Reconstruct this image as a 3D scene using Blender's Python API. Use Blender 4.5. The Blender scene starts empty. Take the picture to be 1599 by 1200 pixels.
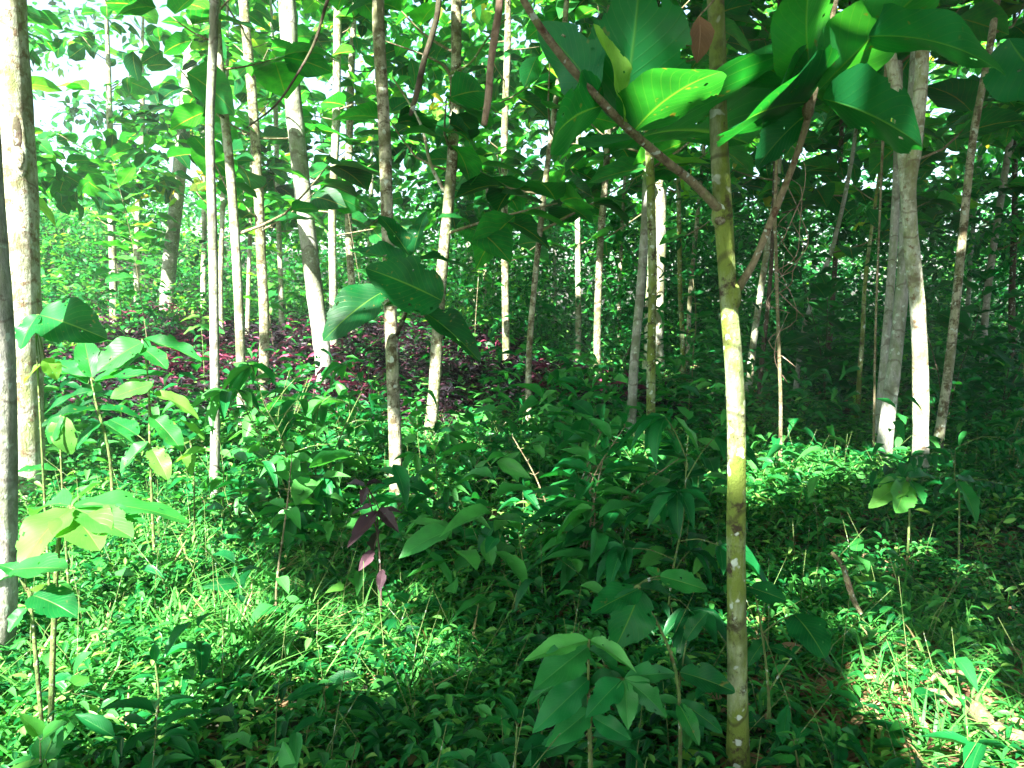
import bpy, math, random
import numpy as np
from mathutils import Vector, noise as mnoise

SC = bpy.context.scene
COL = SC.collection
rng = np.random.default_rng(11)
random.seed(5)

# ------------------------------------------------------------------ camera
CAM_Z = 1.55
PITCH = math.radians(7.1)
FPX = 1202.0
cam_d = bpy.data.cameras.new("camera")
cam = bpy.data.objects.new("camera", cam_d)
COL.objects.link(cam)
cam.location = (0, 0, CAM_Z)
cam.rotation_euler = (math.radians(90) - PITCH, 0, 0)
cam_d.sensor_width = 36.0
cam_d.lens = FPX / 1599.0 * 36.0
cam_d.clip_start = 0.05
cam_d.clip_end = 2000
SC.camera = cam

# ------------------------------------------------------------------ light
SUN_ELEV = math.radians(43)
SUN_AZ = math.radians(206)          # measured clockwise from +Y (the way the camera looks)
SUNV = np.array([math.sin(SUN_AZ) * math.cos(SUN_ELEV), math.cos(SUN_AZ) * math.cos(SUN_ELEV), math.sin(SUN_ELEV)])
world = bpy.data.worlds.new("World")
SC.world = world
world.use_nodes = True
wn = world.node_tree
for n in list(wn.nodes):
    wn.nodes.remove(n)
sky = wn.nodes.new("ShaderNodeTexSky")
sky.sky_type = 'NISHITA'
sky.sun_disc = False
sky.sun_elevation = SUN_ELEV
sky.sun_rotation = SUN_AZ
sky.dust_density = 2.0
bg = wn.nodes.new("ShaderNodeBackground")
bg.inputs["Strength"].default_value = 0.05
wo = wn.nodes.new("ShaderNodeOutputWorld")
wn.links.new(sky.outputs[0], bg.inputs[0])
wn.links.new(bg.outputs[0], wo.inputs[0])
sun_d = bpy.data.lights.new("sun", 'SUN')
sun_d.energy = 5.0
sun_d.angle = math.radians(0.5)
sun_d.color = (1.0, 0.97, 0.89)
sun = bpy.data.objects.new("sun", sun_d)
COL.objects.link(sun)
sun.rotation_euler = Vector(-SUNV).to_track_quat('-Z', 'Y').to_euler()
sun.location = (-10, -5, 20)
SC.view_settings.view_transform = 'Standard'
SC.view_settings.look = 'None'
SC.view_settings.exposure = 3.25
SC.view_settings.gamma = 1.0
SC.render.engine = 'CYCLES'
SC.cycles.max_bounces = 7
SC.cycles.diffuse_bounces = 2
SC.cycles.glossy_bounces = 2
SC.cycles.transmission_bounces = 5
SC.cycles.transparent_max_bounces = 6
SC.cycles.use_denoising = True

# ------------------------------------------------------------------ helpers
SP, CP = math.sin(PITCH), math.cos(PITCH)


def sstep(a, b, x):
    t = np.clip((x - a) / (b - a), 0, 1)
    return t * t * (3 - 2 * t)


def ground(x, y):
    x = np.asarray(x, float); y = np.asarray(y, float)
    h = 0.05 * np.sin(x * 0.9 + 1.3) * np.cos(y * 0.7) + 0.04 * np.sin(x * 2.1 + y * 1.7)
    h = h + 3.2 * sstep(6.5, 16, -x) * sstep(10, 24, y)
    h = h + 0.45 * sstep(9, 17, y) * sstep(1.5, -3, x) + 0.5 * sstep(18, 40, y)
    return h


def at(px, py, Y):
    """world point that stands Y metres in front of the lens, on the ray of a photo pixel (1599 x 1200)"""
    u = (px - 799.5) / FPX
    v = (600.0 - py) / FPX
    dy = CP + SP * v
    dz = -SP + CP * v
    t = Y / dy
    return np.array([u * t, Y, CAM_Z + dz * t])


def base_at(px, py):
    for Y in np.arange(1.2, 45, 0.04):
        p = at(px, py, Y)
        if p[2] <= float(ground(p[0], p[1])):
            return p
    return at(px, py, 30)


def nrm(a):
    a = np.asarray(a, float)
    return a / (np.linalg.norm(a, axis=-1, keepdims=True) + 1e-9)


def tag(o, label=None, cat=None, group=None, kind=None):
    if label: o["label"] = label
    if cat: o["category"] = cat
    if group: o["group"] = group
    if kind: o["kind"] = kind
    return o


def empty(name, loc):
    o = bpy.data.objects.new(name, None)
    o.empty_display_size = 0.2
    COL.objects.link(o)
    o.location = [float(v) for v in loc]
    return o


def mesh_obj(name, V, F, mat, parent=None, origin=(0, 0, 0), uv=None, rnd=None):
    """V (n,3) world coordinates, F (m,4) quads"""
    V = np.asarray(V, np.float32) - np.asarray(origin, np.float32)
    F = np.asarray(F, np.int32)
    me = bpy.data.meshes.new(name)
    me.vertices.add(len(V)); me.vertices.foreach_set("co", V.ravel())
    me.loops.add(F.size); me.loops.foreach_set("vertex_index", F.ravel())
    k = F.shape[1]
    me.polygons.add(len(F))
    me.polygons.foreach_set("loop_start", np.arange(0, F.size, k, dtype=np.int32))
    me.polygons.foreach_set("use_smooth", np.ones(len(F), bool))
    if uv is not None:
        l = me.uv_layers.new(name="UVMap")
        l.data.foreach_set("uv", np.asarray(uv, np.float32)[F.ravel()].ravel())
    if rnd is not None:
        a = me.attributes.new("rnd", 'FLOAT', 'POINT')
        a.data.foreach_set("value", np.asarray(rnd, np.float32))
    me.update(calc_edges=True)
    me.materials.append(mat)
    o = bpy.data.objects.new(name, me)
    COL.objects.link(o)
    if parent is not None:
        o.parent = parent
    else:
        o.location = [float(v) for v in origin]
    return o


# ------------------------------------------------------------------ materials
def nodes_of(name):
    m = bpy.data.materials.new(name)
    m.use_nodes = True
    t = m.node_tree
    for n in list(t.nodes):
        t.nodes.remove(n)
    return m, t, t.nodes, t.links


def ramp(nd, stops, interp='LINEAR'):
    r = nd.new("ShaderNodeValToRGB")
    r.color_ramp.interpolation = interp
    e = r.color_ramp.elements
    while len(e) < len(stops):
        e.new(0.5)
    for i, (p, c) in enumerate(stops):
        e[i].position = p
        e[i].color = (*c, 1)
    return r


def leaf_mat(name, cols, trans, veins=0, rough=0.42, tw=0.4, under=None, spots=False):
    m, t, nd, lk = nodes_of(name)
    at_ = nd.new("ShaderNodeAttribute"); at_.attribute_name = "rnd"
    r = ramp(nd, cols)
    lk.new(at_.outputs["Fac"], r.inputs[0])
    col = r.outputs[0]
    bump = None
    uv = nd.new("ShaderNodeUVMap")
    sep = nd.new("ShaderNodeSeparateXYZ"); lk.new(uv.outputs[0], sep.inputs[0])

    def M(op, a, b=None, clamp=False):
        n = nd.new("ShaderNodeMath"); n.operation = op; n.use_clamp = clamp
        for i, v in enumerate((a, b)):
            if v is None: continue
            if isinstance(v, (int, float)): n.inputs[i].default_value = v
            else: lk.new(v, n.inputs[i])
        return n.outputs[0]
    ax = M('ABSOLUTE', M('SUBTRACT', sep.outputs[0], 0.5))
    mid = M('SUBTRACT', 1.0, M('DIVIDE', ax, 0.022), True)
    vein = mid
    if veins:
        s = M('SUBTRACT', sep.outputs[1], M('MULTIPLY', ax, 0.75))
        w = M('ABSOLUTE', M('SUBTRACT', M('FRACT', M('MULTIPLY', s, float(veins))), 0.5))
        side = M('SUBTRACT', 1.0, M('DIVIDE', w, 0.075), True)
        vein = M('MAXIMUM', mid, M('MULTIPLY', side, 0.2))
        tc = nd.new("ShaderNodeTexCoord")
        no = nd.new("ShaderNodeTexNoise"); no.inputs["Scale"].default_value = 9.0; no.inputs["Detail"].default_value = 5
        lk.new(tc.outputs["Object"], no.inputs[0])
        mx0 = nd.new("ShaderNodeMix"); mx0.data_type = 'RGBA'; mx0.blend_type = 'MULTIPLY'
        mx0.inputs[0].default_value = 1.0
        rr = ramp(nd, [(0.3, (0.6, 0.6, 0.6)), (0.7, (1.25, 1.2, 1.1))])
        lk.new(no.outputs[0], rr.inputs[0]); lk.new(col, mx0.inputs[6]); lk.new(rr.outputs[0], mx0.inputs[7])
        col = mx0.outputs[2]
        if spots:
            n2 = nd.new("ShaderNodeTexNoise"); n2.inputs["Scale"].default_value = 30.0; n2.inputs["Detail"].default_value = 2
            lk.new(tc.outputs["Object"], n2.inputs[0])
            r2 = ramp(nd, [(0.68, (0, 0, 0)), (0.74, (1, 1, 1))]); lk.new(n2.outputs[0], r2.inputs[0])
            ms = nd.new("ShaderNodeMix"); ms.data_type = 'RGBA'
            lk.new(r2.outputs[0], ms.inputs[0]); lk.new(col, ms.inputs[6]); ms.inputs[7].default_value = (0.13, 0.12, 0.03, 1)
            col = ms.outputs[2]
    mx = nd.new("ShaderNodeMix"); mx.data_type = 'RGBA'
    lk.new(M('MULTIPLY', vein, 0.55), mx.inputs[0]); lk.new(col, mx.inputs[6])
    mx.inputs[7].default_value = (cols[-1][1][0] * 1.1 + .02, cols[-1][1][1] * 1.05, cols[-1][1][2] * 1.1, 1)
    col = mx.outputs[2]
    tcol = col
    if under:
        g = nd.new("ShaderNodeNewGeometry")
        mu = nd.new("ShaderNodeMix"); mu.data_type = 'RGBA'
        lk.new(M('MULTIPLY', g.outputs["Backfacing"], 0.6), mu.inputs[0]); lk.new(col, mu.inputs[6]); mu.inputs[7].default_value = (*under, 1)
        col = mu.outputs[2]
    p = nd.new("ShaderNodeBsdfPrincipled")
    lk.new(col, p.inputs["Base Color"])
    p.inputs["Roughness"].default_value = rough
    p.inputs["Specular IOR Level"].default_value = 0.22
    if veins:
        b = nd.new("ShaderNodeBump"); b.inputs["Strength"].default_value = 0.35; b.inputs["Distance"].default_value = 0.01
        b.invert = True
        lk.new(vein, b.inputs["Height"]); lk.new(b.outputs[0], p.inputs["Normal"])
    tr = nd.new("ShaderNodeBsdfTranslucent")
    mt = nd.new("ShaderNodeMix"); mt.data_type = 'RGBA'; mt.blend_type = 'MULTIPLY'; mt.inputs[0].default_value = 1
    lk.new(tcol, mt.inputs[6]); mt.inputs[7].default_value = (*trans, 1)
    lk.new(mt.outputs[2], tr.inputs[0])
    ms = nd.new("ShaderNodeMixShader"); ms.inputs[0].default_value = tw
    lk.new(p.outputs[0], ms.inputs[1]); lk.new(tr.outputs[0], ms.inputs[2])
    out = nd.new("ShaderNodeOutputMaterial"); lk.new(ms.outputs[0], out.inputs[0])
    return m


def bark_mat(name, pale, blot, moss, moss_amt=0.5, blot_amt=0.45, lichen=(0.42, 0.48, 0.40), rough=0.85, scale=1.0):
    m, t, nd, lk = nodes_of(name)
    tc = nd.new("ShaderNodeTexCoord")
    oi = nd.new("ShaderNodeObjectInfo")
    add = nd.new("ShaderNodeVectorMath"); add.operation = 'ADD'
    sc_ = nd.new("ShaderNodeVectorMath"); sc_.operation = 'SCALE'; sc_.inputs[3].default_value = 37.0
    cx = nd.new("ShaderNodeCombineXYZ")
    for i in range(3): lk.new(oi.outputs["Random"], cx.inputs[i])
    lk.new(cx.outputs[0], sc_.inputs[0])
    lk.new(tc.outputs["Object"], add.inputs[0]); lk.new(sc_.outputs[0], add.inputs[1])
    mp = nd.new("ShaderNodeMapping"); mp.inputs["Scale"].default_value = (1, 1, 0.38)
    lk.new(add.outputs[0], mp.inputs[0])

    def nz(scale_, detail, rgh=0.6, src=mp):
        n = nd.new("ShaderNodeTexNoise"); n.inputs["Scale"].default_value = scale_ * scale
        n.inputs["Detail"].default_value = detail; n.inputs["Roughness"].default_value = rgh
        lk.new(src.outputs[0], n.inputs[0]); return n

    def mixc(fac, a, b):
        x = nd.new("ShaderNodeMix"); x.data_type = 'RGBA'
        lk.new(fac, x.inputs[0])
        if isinstance(a, tuple): x.inputs[6].default_value = (*a, 1)
        else: lk.new(a, x.inputs[6])
        if isinstance(b, tuple): x.inputs[7].default_value = (*b, 1)
        else: lk.new(b, x.inputs[7])
        return x.outputs[2]
    n0 = nz(55, 6)
    r0 = ramp(nd, [(0.35, tuple(c * 0.62 for c in pale)), (0.65, pale)]); lk.new(n0.outputs[0], r0.inputs[0])
    n1 = nz(9, 6, 0.7)
    e = 0.64 - 0.25 * moss_amt
    r1 = ramp(nd, [(e - 0.04, (0, 0, 0)), (e + 0.09, (1, 1, 1))]); lk.new(n1.outputs[0], r1.inputs[0])
    c = mixc(r1.outputs[0], r0.outputs[0], moss)
    n2 = nz(14, 7, 0.72, add)
    e = 0.66 - 0.25 * blot_amt
    r2 = ramp(nd, [(e - 0.03, (0, 0, 0)), (e + 0.06, (1, 1, 1))]); lk.new(n2.outputs[0], r2.inputs[0])
    c = mixc(r2.outputs[0], c, blot)
    n3 = nz(24, 2, 0.4, add)
    r3 = ramp(nd, [(0.64, (0, 0, 0)), (0.68, (1, 1, 1))]); lk.new(n3.outputs[0], r3.inputs[0])
    c = mixc(r3.outputs[0], c, lichen)
    n5 = nz(3.2, 5, 0.65, add)
    r5 = ramp(nd, [(0.50, (0, 0, 0)), (0.60, (.75, .75, .75))]); lk.new(n5.outputs[0], r5.inputs[0])
    c = mixc(r5.outputs[0], c, tuple(0.45 * a_ + 0.2 * b_ for a_, b_ in zip(moss, blot)))
    # ring scars across the stem
    wv = nd.new("ShaderNodeTexWave"); wv.bands_direction = 'Z'; wv.inputs["Scale"].default_value = 1.1 * scale
    wv.inputs["Distortion"].default_value = 9.0; wv.inputs["Detail"].default_value = 4; wv.inputs["Detail Roughness"].default_value = 0.7
    lk.new(add.outputs[0], wv.inputs[0])
    r4 = ramp(nd, [(0.0, (.6, .6, .6)), (0.03, (0, 0, 0))]); lk.new(wv.outputs[1], r4.inputs[0])
    c = mixc(r4.outputs[0], c, tuple(v * 0.7 for v in blot))
    p = nd.new("ShaderNodeBsdfPrincipled"); lk.new(c, p.inputs["Base Color"])
    p.inputs["Roughness"].default_value = rough
    p.inputs["Specular IOR Level"].default_value = 0.2
    b = nd.new("ShaderNodeBump"); b.inputs["Strength"].default_value = 0.8; b.inputs["Distance"].default_value = 0.012
    lk.new(n0.outputs[0], b.inputs["Height"])
    b2 = nd.new("ShaderNodeBump"); b2.inputs["Strength"].default_value = 0.8; b2.inputs["Distance"].default_value = 0.016
    lk.new(n2.outputs[0], b2.inputs["Height"]); lk.new(b.outputs[0], b2.inputs["Normal"])
    lk.new(b2.outputs[0], p.inputs["Normal"])
    out = nd.new("ShaderNodeOutputMaterial"); lk.new(p.outputs[0], out.inputs[0])
    return m


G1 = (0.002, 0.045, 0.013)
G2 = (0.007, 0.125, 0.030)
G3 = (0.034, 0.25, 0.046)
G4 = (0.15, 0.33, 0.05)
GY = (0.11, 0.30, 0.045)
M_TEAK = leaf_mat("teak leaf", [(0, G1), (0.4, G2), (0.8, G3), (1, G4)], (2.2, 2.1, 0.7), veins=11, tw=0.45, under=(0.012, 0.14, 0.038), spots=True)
M_CROWN = leaf_mat("crown leaf", [(0, G1), (0.35, G2), (0.75, G3), (0.95, G4), (1, (0.3, 0.28, 0.06))], (3.0, 2.5, 0.8), veins=9, tw=0.55, under=(0.012, 0.14, 0.038))
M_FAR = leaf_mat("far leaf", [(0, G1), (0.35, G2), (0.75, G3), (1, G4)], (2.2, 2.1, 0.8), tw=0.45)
M_HERB = leaf_mat("herb leaf", [(0, (0.002, 0.045, 0.012)), (0.4, (0.009, 0.13, 0.028)), (0.8, (0.06, 0.28, 0.055)), (1, (0.22, 0.42, 0.09))], (1.5, 1.8, 0.8), tw=0.35, rough=0.38)
M_GRASS = leaf_mat("grass blade", [(0, (0.01, 0.11, 0.02)), (0.6, (0.055, 0.27, 0.045)), (0.93, (0.15, 0.38, 0.08)), (1, (0.36, 0.28, 0.14))], (1.4, 1.6, 0.8), tw=0.35, rough=0.4)
M_SHRUB = leaf_mat("shrub leaf", [(0, (0.002, 0.055, 0.016)), (0.5, (0.009, 0.15, 0.036)), (1, (0.075, 0.30, 0.065))], (1.6, 2.0, 0.8), veins=13, tw=0.33, rough=0.36, under=(0.012, 0.14, 0.038))
M_PURPLE = leaf_mat("purple leaf", [(0, (0.010, 0.012, 0.016)), (0.55, (0.028, 0.014, 0.022)), (0.75, (0.10, 0.022, 0.045)), (1, (0.28, 0.06, 0.12))], (1.5, 0.9, 1.0), tw=0.25, rough=0.4)
M_DPURP = leaf_mat("dark purple leaf", [(0, (0.025, 0.016, 0.02)), (1, (0.10, 0.055, 0.075))], (1.5, 0.8, 1.0), veins=10, tw=0.25, rough=0.35)
M_YELL = leaf_mat("yellowing leaf", [(0, (0.06, 0.27, 0.05)), (1, GY)], (1.4, 1.4, 0.7), veins=9, tw=0.4)
M_DEAD = leaf_mat("dead leaf", [(0, (0.07, 0.035, 0.02)), (0.6, (0.22, 0.12, 0.06)), (1, (0.42, 0.28, 0.17))], (1.1, 0.8, 0.6), veins=8, tw=0.15, rough=0.7)
B_PALE = bark_mat("pale bark", (0.47, 0.49, 0.38), (0.17, 0.12, 0.07), (0.24, 0.27, 0.12), 0.45, 0.42)
B_GREY = bark_mat("grey bark", (0.36, 0.36, 0.31), (0.13, 0.10, 0.07), (0.2, 0.24, 0.14), 0.45, 0.1)
B_MOSS = bark_mat("mossy bark", (0.28, 0.34, 0.18), (0.045, 0.034, 0.018), (0.13, 0.18, 0.03), 0.75, 0.42)
B_BROWN = bark_mat("brown flecked bark", (0.40, 0.39, 0.28), (0.085, 0.068, 0.035), (0.2, 0.23, 0.1), 0.45, 0.6)
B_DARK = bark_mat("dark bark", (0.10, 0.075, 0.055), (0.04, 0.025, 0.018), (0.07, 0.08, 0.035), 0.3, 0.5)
B_TWIG = bark_mat("brown twig", (0.26, 0.22, 0.13), (0.10, 0.05, 0.03), (0.18, 0.2, 0.08), 0.3, 0.35, scale=2.0)
B_RED = bark_mat("reddish dead wood", (0.34, 0.24, 0.17), (0.11, 0.06, 0.04), (0.2, 0.13, 0.08), 0.2, 0.35)
B_STEM = bark_mat("green stem", (0.16, 0.24, 0.07), (0.12, 0.08, 0.04), (0.1, 0.2, 0.05), 0.3, 0.2, scale=2.0)


def ground_mat():
    m, t, nd, lk = nodes_of("forest soil")
    tc = nd.new("ShaderNodeTexCoord")
    n = nd.new("ShaderNodeTexNoise"); n.inputs["Scale"].default_value = 7; n.inputs["Detail"].default_value = 8; n.inputs["Roughness"].default_value = 0.7
    lk.new(tc.outputs["Object"], n.inputs[0])
    r = ramp(nd, [(0.3, (0.012, 0.012, 0.008)), (0.5, (0.03, 0.028, 0.015)), (0.7, (0.03, 0.06, 0.02))])
    lk.new(n.outputs[0], r.inputs[0])
    p = nd.new("ShaderNodeBsdfPrincipled"); lk.new(r.outputs[0], p.inputs["Base Color"]); p.inputs["Roughness"].default_value = 0.95
    b = nd.new("ShaderNodeBump"); b.inputs["Distance"].default_value = 0.04; lk.new(n.outputs[0], b.inputs["Height"]); lk.new(b.outputs[0], p.inputs["Normal"])
    out = nd.new("ShaderNodeOutputMaterial"); lk.new(p.outputs[0], out.inputs[0])
    return m


# ------------------------------------------------------------------ leaf templates
def tmpl(nu, nv, prof, fold=0.12, droop=0.25, ripple=0.0, seed=0, jag=0.0):
    rs = np.random.default_rng(seed)
    us = np.linspace(0, 1, nu + 1)
    vs = np.linspace(-1, 1, nv + 1)
    P = []; UV = []
    for i, u in enumerate(us):
        w = prof(u)
        for v in vs:
            j = 1 + (rs.uniform(-jag, jag) if abs(v) == 1 else 0)
            x = v * w * 0.5 * j
            z = fold * abs(v) * w * 0.5 - droop * u * u + ripple * math.sin(u * 13 + seed + (2.2 if v > 0 else 0)) * abs(v) * w
            P.append((x, u, z)); UV.append((0.5 + 0.5 * v, u))
    F = []
    k = nv + 1
    for i in range(nu):
        for j in range(nv):
            a = i * k + j
            F.append((a, a + 1, a + 1 + k, a + k))
    return np.array(P), np.array(F), np.array(UV)


def p_lance(u): return max(0.02, math.sin(math.pi * min(1, u ** 0.85)) ** 0.9)
def p_teak(u): return max(0.02, math.sin(math.pi * u ** 0.92) ** 0.62 * (1.0 - 0.1 * u))
def p_heart(u): return max(0.02, (1 - u) ** 0.62 * (0.78 + 0.9 * u * (1 - u) * 2)) if u > 0.01 else 0.62
def p_round(u): return max(0.02, math.sin(math.pi * u ** 1.0) ** 0.5)
def p_grass(u): return max(0.04, (1 - u) ** 0.7)


T = {
    'teak': [tmpl(10, 4, p_teak, 0.16, d, 0.05, s, 0.05) for s, d in ((1, .12), (2, .3), (3, .45), (4, .22))],
    'teakS': [tmpl(5, 2, p_teak, 0.2, d, 0.04, s, 0.05) for s, d in ((1, .15), (2, .35), (3, .5))],
    'lanceH': [tmpl(8, 2, p_lance, 0.3, d, 0.03, s) for s, d in ((1, .2), (2, .4), (3, .6))],
    'lance': [tmpl(4, 2, p_lance, 0.3, d, 0, s) for s, d in ((1, .15), (2, .35), (3, .55))],
    'lanceF': [tmpl(3, 1, p_lance, 0, d, 0, s) for s, d in ((1, .15), (2, .4))],
    'heart': [tmpl(6, 2, p_heart, 0.25, d, 0.02, s) for s, d in ((1, .15), (2, .35))],
    'round': [tmpl(5, 2, p_round, 0.2, d, 0, s) for s, d in ((1, .12), (2, .3))],
    'grass': [tmpl(5, 1, p_grass, 0, d, 0, s) for s, d in ((1, .25), (2, .6), (3, 1.0))],
}


def bitten(base, seed):
    P, F, UV = base
    rs = np.random.default_rng(seed)
    c = UV[F].mean(1)
    keep = np.ones(len(F), bool)
    for k in range(rs.integers(1, 4)):
        q = np.array([rs.uniform(.1, .9), rs.uniform(.1, .9)]); r = rs.uniform(.012, .03)
        keep &= np.hypot((c[:, 0] - q[0]) * .7, c[:, 1] - q[1]) > r
    for k in range(rs.integers(2, 6)):
        q = np.array([rs.choice([0., 1.]), rs.uniform(.15, .9)]); r = rs.uniform(.03, .09)
        keep &= np.hypot((c[:, 0] - q[0]) * .7, c[:, 1] - q[1]) > r
    return P, F[keep], UV


T['hero'] = [bitten(tmpl(44, 22, p_teak, f_, d, .035, s, 0.02), s) for s, d, f_ in ((1, .10, .14), (2, .22, .2), (3, .35, .1), (4, .15, .24), (5, .28, .16), (6, .4, .2))]
T['heroN'] = [bitten(tmpl(40, 16, p_lance, f_, d, .03, s, 0.02), s) for s, d, f_ in ((11, .15, .2), (12, .3, .3), (13, .45, .25), (14, .25, .15))]


class Leaves:
    """collects leaves and turns them into one mesh"""
    def __init__(s): s.V = []; s.F = []; s.U = []; s.R = []; s.n = 0

    def add(s, kind, pos, fwd, up, L, W, rnd):
        pos = np.atleast_2d(pos).astype(float); N = len(pos)
        if N == 0: return
        f = nrm(np.broadcast_to(fwd, (N, 3))); u = np.broadcast_to(up, (N, 3))
        x = nrm(np.cross(f, u)); z = np.cross(x, f)
        L = np.broadcast_to(L, (N,)); W = np.broadcast_to(W, (N,)); rnd = np.broadcast_to(rnd, (N,))
        ch = rng.integers(0, len(T[kind]), N)
        for k, (P, F, UV) in enumerate(T[kind]):
            ix = np.nonzero(ch == k)[0]
            if len(ix) == 0: continue
            a = pos[ix][:, None, :] + x[ix][:, None, :] * (P[None, :, 0:1] * (W[ix] * L[ix])[:, None, None]) \
                + f[ix][:, None, :] * (P[None, :, 1:2] * L[ix][:, None, None]) \
                + z[ix][:, None, :] * (P[None, :, 2:3] * L[ix][:, None, None])
            m = len(P)
            s.V.append(a.reshape(-1, 3))
            s.F.append((F[None] + (np.arange(len(ix)) * m)[:, None, None] + s.n).reshape(-1, 4))
            s.U.append(np.tile(UV, (len(ix), 1)))
            s.R.append(np.repeat(rnd[ix], m))
            s.n += m * len(ix)

    def build(s, name, mat, parent=None, origin=(0, 0, 0)):
        if not s.V: return None
        return mesh_obj(name, np.concatenate(s.V), np.concatenate(s.F), mat, parent, origin, np.concatenate(s.U), np.concatenate(s.R))


class Tubes:
    def __init__(s): s.V = []; s.F = []; s.n = 0

    def add(s, pts, rad, sides=8, jit=0.0, sub=1, flare=0.0):
        pts = np.asarray(pts, float)
        rad = np.asarray(rad, float)
        if sub > 1:                                        # Catmull-Rom
            P = np.vstack([2 * pts[0] - pts[1], pts, 2 * pts[-1] - pts[-2]])
            out = []; ro = []
            for i in range(len(pts) - 1):
                for t in np.arange(sub) / sub:
                    a, b, c, d = P[i], P[i + 1], P[i + 2], P[i + 3]
                    out.append(0.5 * (2 * b + (c - a) * t + (2 * a - 5 * b + 4 * c - d) * t * t + (3 * b - a - 3 * c + d) * t ** 3))
                    ro.append(rad[i] * (1 - t) + rad[i + 1] * t)
            out.append(pts[-1]); ro.append(rad[-1])
            pts = np.array(out); rad = np.array(ro)
        n = len(pts)
        tan = nrm(np.gradient(pts, axis=0))
        ref = np.array([0.0, 1.0, 0.05]) if abs(tan[0][1]) < 0.8 else np.array([1.0, 0.05, 0.0])
        x = nrm(np.cross(tan, ref)); y = np.cross(tan, x)
        a = np.linspace(0, 2 * math.pi, sides, endpoint=False)
        r = np.repeat(rad[:, None], sides, 1)
        if jit:
            ph = random.random() * 50
            for i in range(n):
                for j in range(sides):
                    q = mnoise.noise(Vector((math.cos(a[j]) * 1.3 + ph, math.sin(a[j]) * 1.3, pts[i][2] * 3.0 + ph)))
                    q2 = mnoise.noise(Vector((ph, ph, pts[i][2] * 9.0)))
                    r[i, j] *= 1 + jit * q + jit * 0.6 * q2
        if flare:
            z0 = pts[0][2]
            r *= (1 + flare * np.exp(-np.maximum(0, pts[:, 2] - z0 - 0.05) / 0.16))[:, None]
        V = pts[:, None, :] + x[:, None, :] * (np.cos(a)[None, :, None] * r[..., None]) + y[:, None, :] * (np.sin(a)[None, :, None] * r[..., None])
        F = []
        for i in range(n - 1):
            for j in range(sides):
                k = (j + 1) % sides
                F.append((i * sides + j, i * sides + k, (i + 1) * sides + k, (i + 1) * sides + j))
        V = V.reshape(-1, 3)
        # close both ends with a point
        V = np.vstack([V, pts[0], pts[-1]])
        c0, c1 = len(V) - 2, len(V) - 1
        for j in range(0, sides - 1, 2):
            F.append((c0, (j + 2) % sides, j + 1, j))
            b = (n - 1) * sides
            F.append((c1, b + j, b + j + 1, b + (j + 2) % sides))
        s.V.append(V); s.F.append(np.array(F) + s.n); s.n += len(V)

    def build(s, name, mat, parent=None, origin=(0, 0, 0)):
        if not s.V: return None
        return mesh_obj(name, np.vstack(s.V), np.vstack(s.F), mat, parent, origin)


# ------------------------------------------------------------------ where the sun gets through the canopy
GAPS = []          # (point, radius)


def gap(px, py, r, Y=None):
    p = base_at(px, py) + np.array([0, 0, 0.1]) if Y is None else at(px, py, Y)
    GAPS.append((p, r))


def gap_t(base, px, py, r, dy=0.0):
    gap(px, py, r, float(base_at(*base)[1]) + dy)


for g in [  # pools of sun on the floor
        (1480, 1070, .17), (1400, 1020, .09), (1560, 1130, .17), (1380, 1080, .08), (1450, 1150, .18), (1590, 1190, .2), (1370, 1150, .05),
        (1520, 1190, .15), (1200, 780, .28), (1130, 770, .2), (1290, 750, .3), (1260, 735, .3), (1420, 1090, .08), (1170, 810, .1),
        (940, 600, .45), (880, 600, .35), (1000, 735, .3), (960, 745, .25), (700, 770, .35), (640, 800, .25), (420, 1035, .12), (670, 960, .1),
        (730, 1080, .1), (690, 690, .5), (250, 930, .45), (150, 880, .4), (380, 880, .3), (60, 900, .35), (320, 960, .3), (100, 1050, .12),
        (330, 830, .5), (240, 780, .5), (480, 760, .4), (500, 660, .5), (560, 720, .3), (200, 1000, .2), (40, 1010, .2), (350, 740, .5),
        (1500, 900, .1), (640, 540, .6), (680, 560, .5), (540, 540, .5), (440, 540, .6), (330, 500, .8), (760, 560, .3),
        (860, 840, .25), (830, 700, .3), (60, 1140, .1), (20, 1180, .15), (280, 640, .4), (1430, 800, .12), (600, 640, .2)]:
    gap(*g)


for b_, pts_, r_ in [  # sun flecks on the trunks
        ((40, 790), [(30, y) for y in range(20, 800, 90)], .22), ((334, 790), [(335, 620), (335, 680), (335, 750)], .12), ((379, 690), [(362, 170), (377, 650), (378, 690), (372, 440)], .14),
        ((408, 640), [(400, 150), (408, 410), (406, 450), (410, 580), (408, 620)], .16), ((508, 630), [(450, 60), (455, 100), (463, 165), (497, 495), (504, 540), (506, 570)], .2),
        ((521, 560), [(527, 60), (526, 120), (525, 180), (522, 250)], .3), ((555, 535), [(545, 260)], .25), ((620, 835), [(619, 745), (620, 775), (620, 805), (594, 110)], .10),
        ((668, 698), [(672, 660), (670, 690), (698, 335), (690, 390), (712, 160)], .12), ((1020, 588), [(1032, 440), (1034, 455), (1030, 260), (1030, 360)], .25),
        ((1166, 628), [(1190, 450), (1184, 500), (1178, 550)], .14), ((1437, 765), [(1437, y) for y in range(420, 740, 35)], .14), ((178, 520), [(176, y) for y in range(380, 520, 30)], .35),
        ((260, 508), [(301, 50), (296, 110), (290, 170), (262, 470)], .4), ((1016, 712), [(1014, 240), (1016, 680)], .12), ((791, 592), [(790, 480), (790, 420), (791, 560)], .15),
        ((932, 612), [(934, 590)], .2), ((903, 575), [(903, 320), (903, 430), (903, 250)], .3), ((1459, 725), [(1504, 380), (1506, 360)], .15), ((826, 690), [(860, 220), (852, 290)], .12),
        ((1366, 740), [(1400, 560)], .08)]:
    for q_ in pts_:
        gap_t(b_, *q_, r_)
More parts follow.
